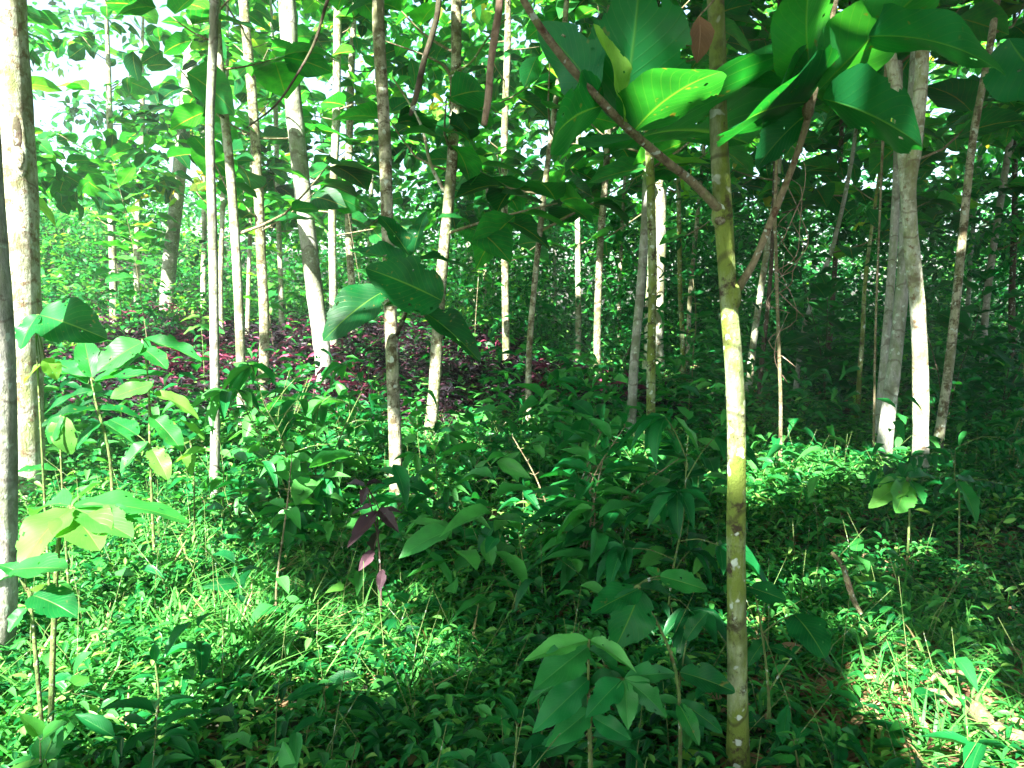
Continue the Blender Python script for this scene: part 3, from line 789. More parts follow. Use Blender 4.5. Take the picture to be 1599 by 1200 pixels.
def plant(label, base, style, height, n, leaf, W=.38, mat=M_SHRUB, stem=B_STEM, Y=None, lean=(0, 0), name="sapling", cat="sapling", group=None, rnd=(0.2, 0.8), spread=.9, kind='lanceH', stems=1, up0=.25, r=.006):
    if Y is None: p = base_at(*base)
    else:
        p = at(*base, Y)
    p[2] = float(ground(p[0], p[1])) - .02
    root = empty(name, p); tag(root, label, cat, group)
    tb = Tubes(); lv = Leaves()
    for s in range(stems):
        az = rng.uniform(0, 6.28)
        ln = np.array([lean[0], lean[1]]) + (np.array([math.cos(az), math.sin(az)]) * .35 if stems > 1 else rng.normal(0, .06, 2))
        h = height * (1 if s == 0 else rng.uniform(.6, .95))
        q = [p + np.array([ln[0] * h * t ** 1.6, ln[1] * h * t ** 1.6, h * t]) for t in (0, .35, .7, 1)]
        q[1] = q[1] + rng.normal(0, .02, 3); q[2] = q[2] + rng.normal(0, .02, 3)
        tb.add(q, [r, r * .85, r * .65, r * .35], 7, .1, 3)
        q = np.array(q); ts = np.array([0, .35, .7, 1])
        def pt(t): return np.stack([np.interp(t, ts, q[:, i]) for i in range(3)], -1)
        if style == 'opp':
            m = n // 2 * 2
            t = np.repeat(np.linspace(up0, 1, m // 2), 2)
            az = np.repeat(np.arange(m // 2) * 1.57 + rng.uniform(0, 6), 2) + np.tile([0, math.pi], m // 2) + rng.normal(0, .25, m)
            el = .1 + .7 * t ** 3 + rng.normal(0, .15, m)
            f = np.stack([np.cos(az) * np.cos(el), np.sin(az) * np.cos(el), np.sin(el)], -1)
            b = pt(t); sz = leaf * (1.1 - .45 * t ** 4) * rng.uniform(.75, 1.15, m)
            b2 = b + f * (sz * .15)[:, None]
            for i in range(m): tb.add([b[i], b2[i]], [.0022, .0016], 4)
            kk = ~lit(b2 + f * (sz * .5)[:, None], leaf * .5, .12)
            lv.add(kind, b2[kk], f[kk], nrm(np.array([0, 0, 1.]) + rng.normal(0, .2, (m, 3)))[kk], sz[kk], W, rng.uniform(*rnd, m)[kk])
        elif style == 'whorl':                             # long petioles, each carrying a fan of leaflets
            k = 5
            m = n
            t = np.linspace(up0, 1, m); az = np.arange(m) * 2.4 + rng.uniform(0, 6)
            el = .15 + .8 * t ** 4 + rng.normal(0, .12, m)
            f = np.stack([np.cos(az) * np.cos(el), np.sin(az) * np.cos(el), np.sin(el)], -1)
            b = pt(t); tip = b + f * (leaf * spread * rng.uniform(.8, 1.2, m))[:, None]
            for i in range(m): tb.add([b[i], (b[i] + tip[i]) / 2 + np.array([0, 0, .02]), tip[i]], [.003, .0025, .0018], 5, 0, 2)
            for j in range(k):
                a2 = az + (j - (k - 1) / 2) * .62 + rng.normal(0, .08, m)
                e2 = -.15 - .25 * abs(j - 2) * .3 + rng.normal(0, .2, m)
                f2 = np.stack([np.cos(a2) * np.cos(e2), np.sin(a2) * np.cos(e2), np.sin(e2)], -1)
                kk = ~lit(tip + f2 * leaf * .5, leaf * .5, .12)
                lv.add(kind, tip[kk], f2[kk], nrm(np.array([0, 0, 1.]) + rng.normal(0, .15, (m, 3)))[kk], (leaf * rng.uniform(.8, 1.15, m) * (1 - .1 * abs(j - 2)))[kk], W, rng.uniform(*rnd, m)[kk])
        elif style == 'pinnate':                           # arching fronds with paired leaflets
            m = n
            for i in range(m):
                az = i * 2.4 + rng.uniform(0, .6); el = rng.uniform(.3, .9)
                t0 = up0 + (1 - up0) * i / max(1, m - 1)
                b = pt(np.array([t0]))[0]; d = np.array([math.cos(az), math.sin(az), 0])
                L = leaf * spread * 4 * rng.uniform(.8, 1.1)
                q3 = [b, b + d * L * .45 + np.array([0, 0, L * .28 * el]), b + d * L * .95 + np.array([0, 0, L * .12 * el])]
                tb.add(q3, [.003, .002, .001], 5, 0, 3)
                k = 6
                tt = np.repeat(np.linspace(.25, 1, k), 2)
                bb = np.array([q3[0] * (1 - x) ** 2 + 2 * q3[1] * x * (1 - x) + q3[2] * x * x for x in tt])
                side = np.tile([1, -1], k); pr = np.array([-d[1], d[0], 0])
                f2 = nrm(d * .55 + pr * side[:, None] + np.array([0, 0, -.25]) + rng.normal(0, .1, (2 * k, 3)))
                lv.add(kind, bb, f2, nrm(np.array([0, 0, 1.]) + rng.normal(0, .15, (2 * k, 3))), leaf * rng.uniform(.8, 1.1, 2 * k), W, rng.uniform(*rnd, 2 * k))
    tb.build("stem", stem, root, p)
    lv.build("foliage", mat, root, p)
    return root, p


# leafy teak saplings on the left, leaf by leaf
def hand_sapling(label, base, stempts, r, Y, leaves, mat=M_TEAK, stem=B_STEM, name="teak_sapling", kind='teak'):
    g = at(*base, Y); g[2] = float(ground(g[0], g[1])) - .02
    root = empty(name, g); tag(root, label, "sapling")
    tb = Tubes(); q = [g] + [at(*p, Y) for p in stempts]
    tb.add(q, np.linspace(r, r * .4, len(q)), 9, .1, 4)
    for s in leaves:
        b = at(*s[0], Y + s[2])
        # petiole from the nearest stem point
        d = [np.linalg.norm(b - k) for k in q[1:]]
        k = q[1:][int(np.argmin(d))]
        if np.linalg.norm(k - b) > .01:
            tb.add([k, (k + b) / 2 + np.array([0, 0, .01]), b], [.0035, .003, .0025], 6, 0, 3)
    tb.build("stem", stem, root, g)
    hang_leaves(root, g, leaves, Y, mat, kind)
    return root

U = (0, -.35, 1)
hand_sapling("tall thin sapling with bright rounded leaves in front of the purple plants on the left", (236, 800), [(234, 700), (232, 600), (222, 530)], .008, 3.9, [
    ((222, 535), (148, 570), 0, -.15, .7, (.2, -.7, .8), .8), ((224, 530), (316, 553), 0, 0, .4, U, .5), ((222, 545), (258, 562), 0, -.1, .6, U, .6),
    ((238, 600), (172, 618), -.02, -.15, .62, (0, -.8, .8), .85), ((234, 545), (150, 530), .1, .2, .5, U, .55), ((240, 615), (312, 632), 0, 0, .42, U, .9, M_YELL),
    ((215, 680), (170, 650), 0, .1, .5, U, .5), ((236, 650), (285, 690), 0, -.1, .5, U, .7), ((232, 690), (180, 730), 0, -.1, .5, U, .75), ((236, 700), (262, 740), 0, -.1, .6, U, .7, M_YELL)])
hand_sapling("bushy sapling with long pale green leaves beside the thick pale trunk on the left", (175, 830), [(172, 720), (152, 640), (142, 590)], .010, 4.1, [
    ((142, 590), (70, 572), 0, 0, .38, U, .6), ((144, 590), (128, 520), 0, .1, .5, (.3, -.8, .6), .6), ((146, 595), (250, 575), 0, -.1, .32, U, .5),
    ((146, 610), (60, 625), 0, -.1, .34, U, .3), ((150, 600), (225, 545), 0, .1, .4, U, .6), ((138, 600), (80, 545), 0, .1, .35, U, .5), ((150, 640), (64, 640), 0, -.2, .36, U, .15),
    ((150, 640), (225, 635), 0, .1, .4, U, .4), ((158, 660), (110, 690), 0, -.1, .5, U, .45), ((160, 660), (215, 690), 0, 0, .45, U, .5)])
hand_sapling("small sapling with one broad drooping leaf overlapping the thick pale trunk", (70, 850), [(62, 640), (55, 500)], .006, 3.2, [
    ((62, 492), (152, 515), 0, -.1, .7, (.1, -.9, .6), .45), ((60, 492), (22, 535), 0, -.1, .75, (-.2, -.9, .5), .4), ((70, 560), (92, 590), 0, 0, .9, U, .95),
    ((64, 570), (30, 600), 0, 0, .8, U, .95)])
hand_sapling("low plant with a hanging yellow-green leaf right of the thick pale trunk", (100, 830), [(96, 740), (94, 655)], .006, 3.3, [
    ((94, 650), (100, 708), 0, -.05, .75, (0, -1, .2), .5, M_YELL), ((96, 650), (70, 690), 0, -.05, .6, (0, -1, .3), .7), ((90, 735), (26, 728), 0, -.1, .4, U, .6)])
hand_sapling("low plant with very large sun-bleached leaves spreading at the lower left edge", (60, 1000), [(90, 860), (110, 800)], .010, 2.3, [
    ((112, 795), (20, 850), 0, -.2, .75, (-.1, -.4, 1), .9), ((110, 800), (150, 838), 0, -.15, .8, (.1, -.4, 1), .9), ((115, 790), (290, 772), 0, .1, .34, U, .8),
    ((108, 790), (40, 770), 0, .1, .5, U, .8), ((118, 795), (205, 830), 0, -.1, .5, U, .85), ((100, 810), (215, 790), 0, 0, .45, U, .6)])
hand_sapling("broad soft green leaves low at the left edge below the sun-bleached plant", (60, 1060), [(50, 960), (40, 920)], .007, 2.1, [
    ((20, 890), (100, 880), 0, -.05, .6, U, .7), ((40, 900), (0, 875), 0, 0, .6, U, .6), ((50, 930), (112, 945), 0, -.05, .8, U, .35), ((40, 950), (10, 985), 0, -.05, .7, U, .6), ((50, 950), (90, 910), 0, .1, .6, U, .8)])
hand_sapling("yellowing small sapling against the foot of the slender grey stem", (300, 800), [(302, 730), (296, 690)], .006, 4.2, [
    ((296, 690), (262, 690), 0, 0, .8, U, .9, M_YELL), ((300, 692), (332, 665), 0, -.05, .4, U, .8), ((318, 690), (285, 652), -.1, -.15, .35, U, .9), ((330, 705), (262, 705), -.1, -.1, .3, U, .9), ((300, 700), (290, 740), 0, -.05, .6, U, .8, M_YELL)])
hand_sapling("low sprig with a yellow-green top leaf left of the slim pale stem's foot", (318, 560), [(316, 530), (312, 500)], .006, 9.5, [
    ((312, 497), (280, 492), 0, 0, .5, U, .9, M_YELL), ((312, 500), (345, 492), 0, 0, .5, U, .95, M_YELL), ((312, 510), (285, 516), 0, -.1, .5, U, .9), ((314, 510), (350, 518), 0, -.1, .5, U, .8)])
hand_sapling("low sapling with a fan of bright drooping leaves under the forked tree", (1418, 870), [(1420, 800), (1418, 748)], .008, 4.0, [
    ((1415, 748), (1364, 752), 0, -.05, .34, (0, -.4, 1), .6), ((1415, 752), (1372, 772), 0, -.15, .5, (-.2, -.7, .7), .9), ((1416, 752), (1404, 797), 0, -.2, .6, (0, -1, .4), .85),
    ((1422, 752), (1446, 782), 0, -.15, .5, (.2, -.8, .5), .5), ((1420, 746), (1470, 738), 0, .1, .4, U, .4)])
hand_sapling("low sapling with three hanging dark leaves right of the forked tree", (1502, 850), [(1498, 780), (1494, 750)], .006, 3.9, [
    ((1492, 752), (1470, 768), 0, -.05, .6, (0, -1, .5), .35), ((1494, 752), (1537, 797), 0, -.2, .42, (.2, -.9, .5), .5), ((1496, 748), (1545, 758), 0, .1, .4, U, .3)])
hand_sapling("dark sapling with drooping brownish-purple leaves right of the white sunlit foot", (596, 980), [(594, 900), (590, 840), (572, 760)], .007, 3.5, [
    ((590, 800), (543.2, 844.64), 0, -.15, .34, (0, -.9, .6), .5), ((592, 795), (619.36, 823.8), 0, -.1, .42, (.1, -.8, .6), .2), ((584, 860), (560.96, 888.8), 0, -.1, .42, (0, -1, .4), .95),
    ((590, 800), (626, 792.8), 0, 0, .36, U, .3), ((586, 790), (544.24, 797.2), 0, 0, .32, U, .5), ((594, 830), (569.52, 850.16), 0, .1, .4, U, .1), ((572, 762), (563.36, 782.16), 0, -.1, .42, U, .5),
    ((572, 760), (600.8, 745.6), 0, .1, .3, U, .2), ((570, 760), (534, 751.36), 0, .1, .3, U, .1), ((598, 890), (592.24, 922.4), 0, -.1, .4, (0, -1, .4), .3), ((620, 965), (640.16, 972.2), 0, -.1, .6, U, .9)], mat=M_DPURP, stem=B_DARK, kind='lanceH', name="purple_leaved_sapling")
hand_sapling("large leafy sapling at the bottom centre with a whorl of long oval leaves", (925, 1260), [(921, 1150), (919, 1080), (919, 1010)], .008, 2.0, [
    ((919, 1000), (823, 1022), 0, -.1, .30, (0, -.6, .9), 0.95), ((921, 1000), (990, 1032), 0, -.1, .30, (.1, -.6, .9), 0.90), ((918, 1010), (838, 1068), 0, -.15, .5, (-.1, -.8, .7), 0.60),
    ((918, 1010), (860, 1000), 0, .1, .4, U, 0.60), ((922, 1010), (930, 965), 0, .1, .4, U, 0.70), ((920, 1060), (832, 1140), 0, -.1, .42, (-.1, -.8, .7), 0.50),
    ((975, 1062), (982, 1136), -.05, -.15, .5, (0, -1, .5), 0.70), ((975, 1060), (1050, 1112), -.05, -.1, .48, (.2, -.8, .6), 0.65), ((975, 1060), (1062, 1042), -.05, 0, .36, (0, -.7, .8), 0.60),
    ((970, 1062), (920, 1110), -.05, -.15, .55, (-.2, -.8, .6), 0.45), ((972, 1058), (905, 1065), 0, 0, .45, U, 0.40), ((920, 1110), (862, 1160), 0, -.1, .5, (0, -.9, .5), 0.55),
    ((920, 1110), (880, 1080), 0, .1, .5, U, 0.50), ((925, 1120), (985, 1155), 0, -.05, .5, (0, -.9, .5), 0.50),
    ((920, 1015), (1010, 1065), 0, .1, .4, U, 0.50), ((918, 1050), (800, 1080), 0, .1, .4, U, 0.55), ((925, 1150), (1040, 1165), 0, .1, .4, U, 0.40), ((915, 1150), (800, 1180), 0, .05, .4, U, 0.45)], mat=M_SHRUB, kind='lanceH')
hand_sapling("broad teak sapling with folded blue-green leaves left of the mossy foreground trunk", (1062, 1230), [(1060, 1080), (1030, 980), (990, 920)], .007, 2.15, [
    ((1000, 922), (968, 1010), 0, -.1, .85, (.3, -.8, .6), .35), ((998, 920), (926, 950), 0, -.1, .6, (-.3, -.6, .9), .4), ((1000, 918), (1065, 925), 0, .05, .4, U, .15),
    ((1062, 1050), (1150, 1072), 0, -.05, .55, (0, -.6, .8), .35), ((1062, 1050), (1135, 1035), 0, .15, .5, U, .3), ((1060, 1095), (1135, 1140), 0, -.05, .36, (0, -.8, .7), .3),
    ((1060, 1100), (1090, 1150), 0, -.1, .5, (0, -.9, .6), .6), ((1035, 905), (1010, 886), .1, .1, .9, U, .55), ((1030, 900), (1105, 918), .1, .05, .55, (0, -.7, .8), .6),
    ((1072, 1000), (1095, 955), .1, .1, .6, U, .3)])
hand_sapling("small plant with rounded leaves just right of the mossy foreground trunk", (1205, 1180), [(1200, 1080), (1190, 990), (1180, 930)], .006, 2.4, [
    ((1172, 918), (1228, 935), 0, -.05, .75, (.1, -.7, .8), .3), ((1178, 925), (1150, 915), .1, .1, .7, U, .3), ((1195, 1000), (1168, 1030), .05, 0, .6, U, .3), ((1200, 1010), (1245, 1018), 0, -.05, .5, U, .2),
    ((1240, 960), (1290, 1005), 0, -.15, .9, (.2, -.9, .4), .3), ((1255, 1005), (1310, 1030), .1, .05, .4, U, .2), ((1198, 1145), (1225, 1155), 0, -.05, .9, U, .4), ((1198, 1130), (1168, 1120), 0, -.05, .7, U, .35)])

plant("shrub with fans of long narrow leaflets left of the white sunlit foot", (470, 850), 'whorl', .95, 14, .26, W=.30, mat=M_SHRUB, rnd=(.35, 1), spread=1.1, name="leafy_shrub", cat="shrub", stems=2)
plant("bright shrub of drooping oval leaves left of the white sunlit foot, behind the fan-leaved shrub", (505, 800), 'whorl', .95, 12, .23, W=.36, rnd=(.5, 1), spread=1.0, name="leafy_shrub", cat="shrub", stems=2)
plant("knee-high leafy shrub at the foot of the slim pale stem", (385, 720), 'opp', .7, 16, .16, W=.45, rnd=(.5, 1), name="leafy_shrub", cat="shrub", stems=4)
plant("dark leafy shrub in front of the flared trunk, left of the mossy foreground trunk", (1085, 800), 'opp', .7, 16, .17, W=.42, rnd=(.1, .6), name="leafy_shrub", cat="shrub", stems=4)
plant("spreading leafy shrub at the foot of the curving brown stem's left side", (770, 780), 'opp', .6, 16, .16, W=.42, rnd=(.2, .7), name="leafy_shrub", cat="shrub", stems=4)
plant("bushy shrub with toothed green leaves behind the fan-leaved shrub", (430, 760), 'opp', .95, 20, .19, W=.46, rnd=(.4, .9), name="leafy_shrub", cat="shrub", stems=5)
plant("thin brown-stemmed seedling with spaced leaves below the fan-leaved shrub", (432, 960), 'opp', .85, 12, .13, W=.5, stem=B_TWIG, rnd=(.4, 1), Y=3.3)
plant("small seedling with slim hanging leaves in front of the slender grey stem's foot", (350, 830), 'whorl', .6, 6, .2, W=.3, rnd=(.6, 1))
plant("low seedling with yellow-tipped narrow leaflets right of the white sunlit foot", (692, 860), 'whorl', .62, 7, .17, W=.28, rnd=(.6, 1), stem=B_STEM)
plant("seedling with pale heart-shaped leaves at the left of the mossy brown-blotched trunk", (600, 735), 'opp', .55, 10, .13, W=.7, mat=M_TEAK, rnd=(.7, 1), kind='heart')
plant("upright leafy shrub with brown twigs in the middle of the clearing", (870, 900), 'opp', .85, 18, .20, W=.40, stem=B_TWIG, rnd=(.3, .8), name="leafy_shrub", cat="shrub", stems=4)
plant("shrub with long glossy oval leaves on an arching twig left of the hanging dark leaves", (900, 930), 'opp', .95, 18, .21, W=.38, stem=B_TWIG, rnd=(.3, .8), lean=(.35, 0), name="leafy_shrub", cat="shrub", stems=4)
plant("dark drooping shrub with long hanging leaves just left of the mossy foreground trunk", (1040, 1010), 'whorl', .85, 8, .23, W=.36, rnd=(.1, .5), stem=B_STEM, name="leafy_shrub", cat="shrub")
plant("shrub with pointed bright leaves where the curving brown stem meets the ground", (845, 760), 'opp', .62, 14, .17, W=.42, rnd=(.5, 1), name="leafy_shrub", cat="shrub", stems=2)
plant("arching leafy sprig between the curving brown stem and the crossing trunks", (905, 760), 'pinnate', .5, 5, .12, W=.36, rnd=(.3, .8))
plant("seedling with two flat pointed leaves right of the crossing trunks", (1052, 770), 'opp', .5, 10, .16, W=.5, rnd=(.4, .8))
plant("leafy seedling in front of the speckled crossing trunk", (1012, 760), 'opp', .5, 8, .18, W=.42, rnd=(.3, .7))
plant("small seedling holding one flat oval leaf left of the mossy foreground trunk", (1075, 690), 'opp', .55, 6, .26, W=.5, mat=M_TEAK, kind='teak', rnd=(.3, .5))
plant("seedling with long single leaf pointing left in the middle foreground", (800, 990), 'opp', .5, 8, .17, W=.35, rnd=(.3, .6))
plant("dark leafy plant left of the bottom centre sapling", (850, 1190), 'opp', .38, 12, .14, W=.42, rnd=(0, .4), Y=2.1)
plant("leafy plant at the bottom edge left of the bottom centre sapling", (800, 1220), 'opp', .34, 10, .13, W=.42, rnd=(.2, .5), Y=2.0)
plant("small glossy sprig at the bottom edge right of the mossy foreground trunk", (1225, 1230), 'opp', .22, 8, .10, W=.5, rnd=(.4, .8), Y=2.2)
plant("rounded bright leaf sprig in the sun pool at the lower right", (1440, 1130), 'opp', .16, 8, .09, W=.5, rnd=(.6, 1))
plant("leafy seedling at the edge of the sun pool below the fallen stick", (1340, 1040), 'opp', .2, 8, .09, W=.55, rnd=(.5, .9))
plant("heart-leaved plant at the bottom left corner", (60, 1190), 'opp', .3, 10, .12, W=.8, mat=M_TEAK, kind='heart', rnd=(.5, .9), Y=2.0)
plant("single heart-leaved sprout at the bottom edge left of centre", (545, 1215), 'opp', .2, 6, .08, W=.9, mat=M_TEAK, kind='heart', rnd=(.6, .9), Y=2.05)
plant("leafy seedling at the bottom edge below the patch of bright grass on the left", (250, 1140), 'opp', .35, 12, .10, W=.45, rnd=(.3, .8), Y=2.3)
plant("narrow-leaved shrub under the slim tan trunk on the right", (1490, 800), 'pinnate', .45, 6, .11, W=.36, rnd=(.1, .5), name="leafy_shrub", cat="shrub")
plant("dense dark shrub at the right picture edge below the dark wood", (1575, 780), 'opp', 1.1, 20, .15, W=.4, rnd=(.1, .6), name="leafy_shrub", cat="shrub", stems=4)
plant("leafy bush standing in the sunny patch around the green patch stem", (905, 640), 'pinnate', .7, 8, .14, W=.36, rnd=(.5, 1), name="leafy_shrub", cat="shrub", stems=2)
plant("tall bush with broad leaves right of the vine-wrapped stem, in the dark wood", (1290, 640), 'opp', 2.3, 18, .42, W=.7, mat=M_TEAK, kind='teak', rnd=(.1, .5), name="leafy_shrub", cat="shrub", stems=2, stem=B_DARK)
plant("tall bush with broad shaded leaves between the forked tree and the slim tan trunk", (1475, 690), 'opp', 2.2, 16, .42, W=.7, mat=M_TEAK, kind='teak', rnd=(.1, .5), name="leafy_shrub", cat="shrub", stems=2, stem=B_DARK)
plant("broad-leaved dark sapling near the right edge beside the grey stem with dark limbs", (1560, 680), 'opp', 2.2, 16, .36, W=.6, mat=M_TEAK, kind='teak', rnd=(.1, .6), stem=B_DARK, stems=2)
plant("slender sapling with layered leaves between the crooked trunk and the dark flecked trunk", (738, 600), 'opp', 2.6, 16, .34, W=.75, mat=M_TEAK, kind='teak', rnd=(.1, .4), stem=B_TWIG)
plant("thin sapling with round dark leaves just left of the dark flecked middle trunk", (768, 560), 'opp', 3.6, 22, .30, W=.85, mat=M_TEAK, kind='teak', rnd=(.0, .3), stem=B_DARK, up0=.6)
plant("young leafy sapling with yellow-green leaves left of the stout grey leaning trunk", (432, 600), 'opp', 3.0, 20, .36, W=.7, mat=M_TEAK, kind='teak', rnd=(.5, 1), stem=B_TWIG, up0=.4)
plant("young leafy sapling behind the thin tan peeling trunk", (570, 560), 'opp', 3.2, 22, .36, W=.7, mat=M_TEAK, kind='teak', rnd=(.3, .8), stem=B_TWIG, up0=.5)
plant("slim sapling layered with flat leaves before the white far stem on the left", (196, 560), 'opp', 3.4, 24, .34, W=.65, mat=M_TEAK, kind='teak', rnd=(.3, .9), stem=B_TWIG, up0=.35)
plant("tall sapling with drooping bright leaves left of the wide grey far trunk", (238, 600), 'opp', 3.2, 20, .4, W=.65, mat=M_TEAK, kind='teak', rnd=(.6, 1), stem=B_TWIG, up0=.5)
plant("feathery young sapling among the far stems on the right of the dark flecked middle trunk", (848, 560), 'opp', 2.5, 18, .3, W=.6, mat=M_TEAK, kind='teak', rnd=(.2, .6), stem=B_TWIG, up0=.4)
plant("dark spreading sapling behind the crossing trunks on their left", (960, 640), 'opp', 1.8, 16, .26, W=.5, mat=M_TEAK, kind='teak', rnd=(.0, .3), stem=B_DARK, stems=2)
plant("sapling with a pair of flat pale leaves right of the broad flared trunk", (1082, 640), 'opp', 1.7, 12, .28, W=.5, mat=M_TEAK, kind='teak', rnd=(.2, .5), stem=B_TWIG)

# dead wood on the floor
def stick(label, a, b, r, bark, z=.06, name="fallen_stick", cat="stick", mid=(0, 0, .02), lift=0):
    p = base_at(*a); q = base_at(*b)
    p = p + np.array([0, 0, z]); q = q + np.array([0, 0, z + lift])
    tb = Tubes(); m_ = (p + q) / 2 + np.array(mid)
    tb.add([p, (p + m_) / 2 + rng.normal(0, .008, 3), m_, (q + m_) / 2 + rng.normal(0, .008, 3), q], [r * .6, r * .9, r, r * .95, r * .7], 9, .25, 4)
    tag(tb.build(name, bark, None, p), label, cat)
stick("brown broken stick poking out of the dark undergrowth at the lower right", (1342, 1020), (1292, 985), .012, B_TWIG, z=.17, lift=.20)
stick("weathered rotting log lying in the sun pool at the lower right", (1440, 1130), (1600, 1210), .030, B_TWIG, z=.12, name="fallen_log", cat="log")
stick("short curved dead stick above the rotting log", (1450, 1112), (1520, 1108), .009, B_TWIG, z=.12, mid=(0, 0, .03))
stick("pale thin fallen twig among the leaves right of the crooked trunk", (740, 800), (830, 760), .006, B_TWIG, z=.2, lift=.1)
stick("thin dead twig slanting over the herbs left of the curving brown stem", (735, 790), (795, 715), .005, B_TWIG, z=.22, lift=.15)
#==PART4==

# ------------------------------------------------------------------ ground cover (nobody could count it)
def scatter(n_per_m2, y0, y1, edge=1.15, pw=1.0):
    """random points on the ground inside a wedge that is a little wider than the view"""
    area = (y1 ** 2 - y0 ** 2) * .665 * edge + (y1 - y0) * 1.0
    n = int(area * n_per_m2)
    y = np.sqrt(rng.uniform(y0 ** 2, y1 ** 2, n))
    x = rng.uniform(-1, 1, n) * (y * .665 * edge + .5)
    return np.stack([x, y, ground(x, y)], 1)


_ph = rng.uniform(0, 6.28, (9, 2)); _fr = rng.normal(0, 1, (9, 2))
def patch(p, s=1.0):
    v = 0
    for (a, b), (fx, fy) in zip(_ph, _fr):
        v = v + np.sin(p[:, 0] * fx * s * 2 + a) * np.cos(p[:, 1] * fy * s * 2 + b)
    return v / 3.0


def bare(p):
    """paler floor with dead leaves shows through in the sun pool at the lower right"""
    c = base_at(1440, 1120)
    return np.exp(-(((p[:, 0] - c[0]) / .5) ** 2 + ((p[:, 1] - c[1]) / .45) ** 2))


def in_purple(p):
    x, y = p[:, 0], p[:, 1]
    return (y > 8.5 + .5 * np.sin(x * 2)) & (y < 19) & (x < .9 + .25 * (13 - y)) & (x > -9.5)


def herbs(L, pts, k, h, leaf, W, kind, rnd=(0, 1), size_j=.35):
    n = len(pts)
    az0 = rng.uniform(0, 6.28, n); ln = rng.uniform(0, .5, n); hh = h * rng.uniform(.45, 1.25, n)
    rb = rng.uniform(*rnd, n)
    for j in range(k):
        t = (j + .6) / k
        top = pts + np.stack([np.cos(az0) * ln * hh * t, np.sin(az0) * ln * hh * t, hh * t], 1)
        az = az0 + j * 2.4 + rng.normal(0, .4, n)
        el = rng.normal(.12, .3, n)
        f = np.stack([np.cos(az) * np.cos(el), np.sin(az) * np.cos(el), np.sin(el)], 1)
        sz = leaf * rng.uniform(1 - size_j, 1 + size_j, n)
        ok = ~((rng.random(n) < .12))
        if h > .45: ok &= ~lit(top, leaf * .6, .3)
        L.add(kind, (top + f * .01)[ok], f[ok], nrm(np.array([0, 0, 1.]) + rng.normal(0, .28, (n, 3)))[ok], sz[ok], W, np.clip(rb + rng.normal(0, .12, n), 0, 1)[ok])


def near_trunk(p):
    c = at(1150, 1200, 2.3)
    return (np.abs(p[:, 0] - c[0]) < .1) & (p[:, 1] < 2.4)


M_HERB2 = leaf_mat("olive herb leaf", [(0, (0.006, 0.05, 0.01)), (0.4, (0.02, 0.14, 0.025)), (0.8, (0.07, 0.25, 0.05)), (1, (0.2, 0.34, 0.08))], (1.5, 1.6, 0.7), tw=0.35, rough=0.42)
L = Leaves()
for (d, a, b, k, h, lf, kind) in ((150, 1.15, 4.2, 7, .17, .038, 'lance'), (80, 4.2, 8.0, 7, .22, .05, 'lance'), (24, 8.0, 15, 7, .3, .09, 'lanceF')):
    p = scatter(d, a, b)
    keep = (patch(p[:, ::-1] * .7, 1.0) + rng.normal(0, .4, len(p)) > .1) & ~in_purple(p) & ~near_trunk(p)
    herbs(L, p[keep], k, h, lf, .36, kind, (.05, 1))
tag(L.build("olive_herb_cover", M_HERB2), "patches of finer olive and yellow-green herbs among the dark green ones", "ground cover", kind="stuff")
L = Leaves()
for (d, a, b, k, h, lf, kind) in ((330, 1.15, 4.2, 8, .20, .050, 'lance'), (170, 4.2, 8.0, 7, .24, .060, 'lance'), (40, 8.0, 15, 7, .32, .10, 'lanceF'), (16, 15, 30, 7, .5, .17, 'lanceF')):
    p = scatter(d, a, b)
    keep = (patch(p, .9) + rng.normal(0, .35, len(p)) > -.62) & (~in_purple(p) | (rng.random(len(p)) < .65)) & (rng.random(len(p)) > bare(p) * .8) & ~near_trunk(p)
    herbs(L, p[keep], k, h, lf, .40, kind, (.05, .9))
tag(L.build("herb_cover", M_HERB), "low tangle of small pointed green leaves covering the whole forest floor", "ground cover", kind="stuff")

L = Leaves()
for (d, a, b, lf) in ((26, 1.3, 4.5, .11), (14, 4.5, 9, .13), (5, 9, 16, .18)):
    p = scatter(d, a, b)
    keep = (patch(p[:, ::-1], .6) > -.2) & ~in_purple(p) & (rng.random(len(p)) > bare(p) * .8) & ~near_trunk(p)
    herbs(L, p[keep], 6, .27, lf, .38, 'lance', (.1, .8))
for (d, a, b, lf, hh_) in ((5, 2.4, 4.5, .13, .42), (10.0, 4.5, 9, .15, .72), (3.5, 9, 14, .22, 1.1)):
    p = scatter(d, a, b)
    p = p[(~in_purple(p) | (rng.random(len(p)) < .3)) & ~near_trunk(p) & (bare(p) < .3) & ((patch(p, .8) > -.1) | (p[:, 0] < .3))]
    herbs(L, p, 9, hh_, lf, .36, 'lanceH', (.1, .95))
for kd, lf, W_, d in (('lanceH', .19, .40, 5.0), ('heart', .13, .75, 2.5), ('teakS', .20, .55, 1.6)):
    p = scatter(d, 3.3, 7.5); p = p[(p[:, 0] < 1.3) & (patch(p, .9) > -.3)]
    herbs(L, p, 11, .80, lf, W_, kd, (.2, 1))
tag(L.build("broadleaf_herbs", M_SHRUB), "taller seedlings with pointed leaves scattered through the low ground cover", "ground cover", kind="stuff")

L = Leaves()
for (d, a, b) in ((22, 1.3, 5), (6, 5, 9)):
    p = scatter(d, a, b)
    keep = (patch(p, 1.1) > .1) & ~near_trunk(p)
    herbs(L, p[keep], 3, .22, .075, .85, 'heart', (.3, 1))
tag(L.build("creeping_vine_leaves", M_TEAK), "creeping vine with small heart-shaped leaves over the herbs", "vine", kind="stuff")

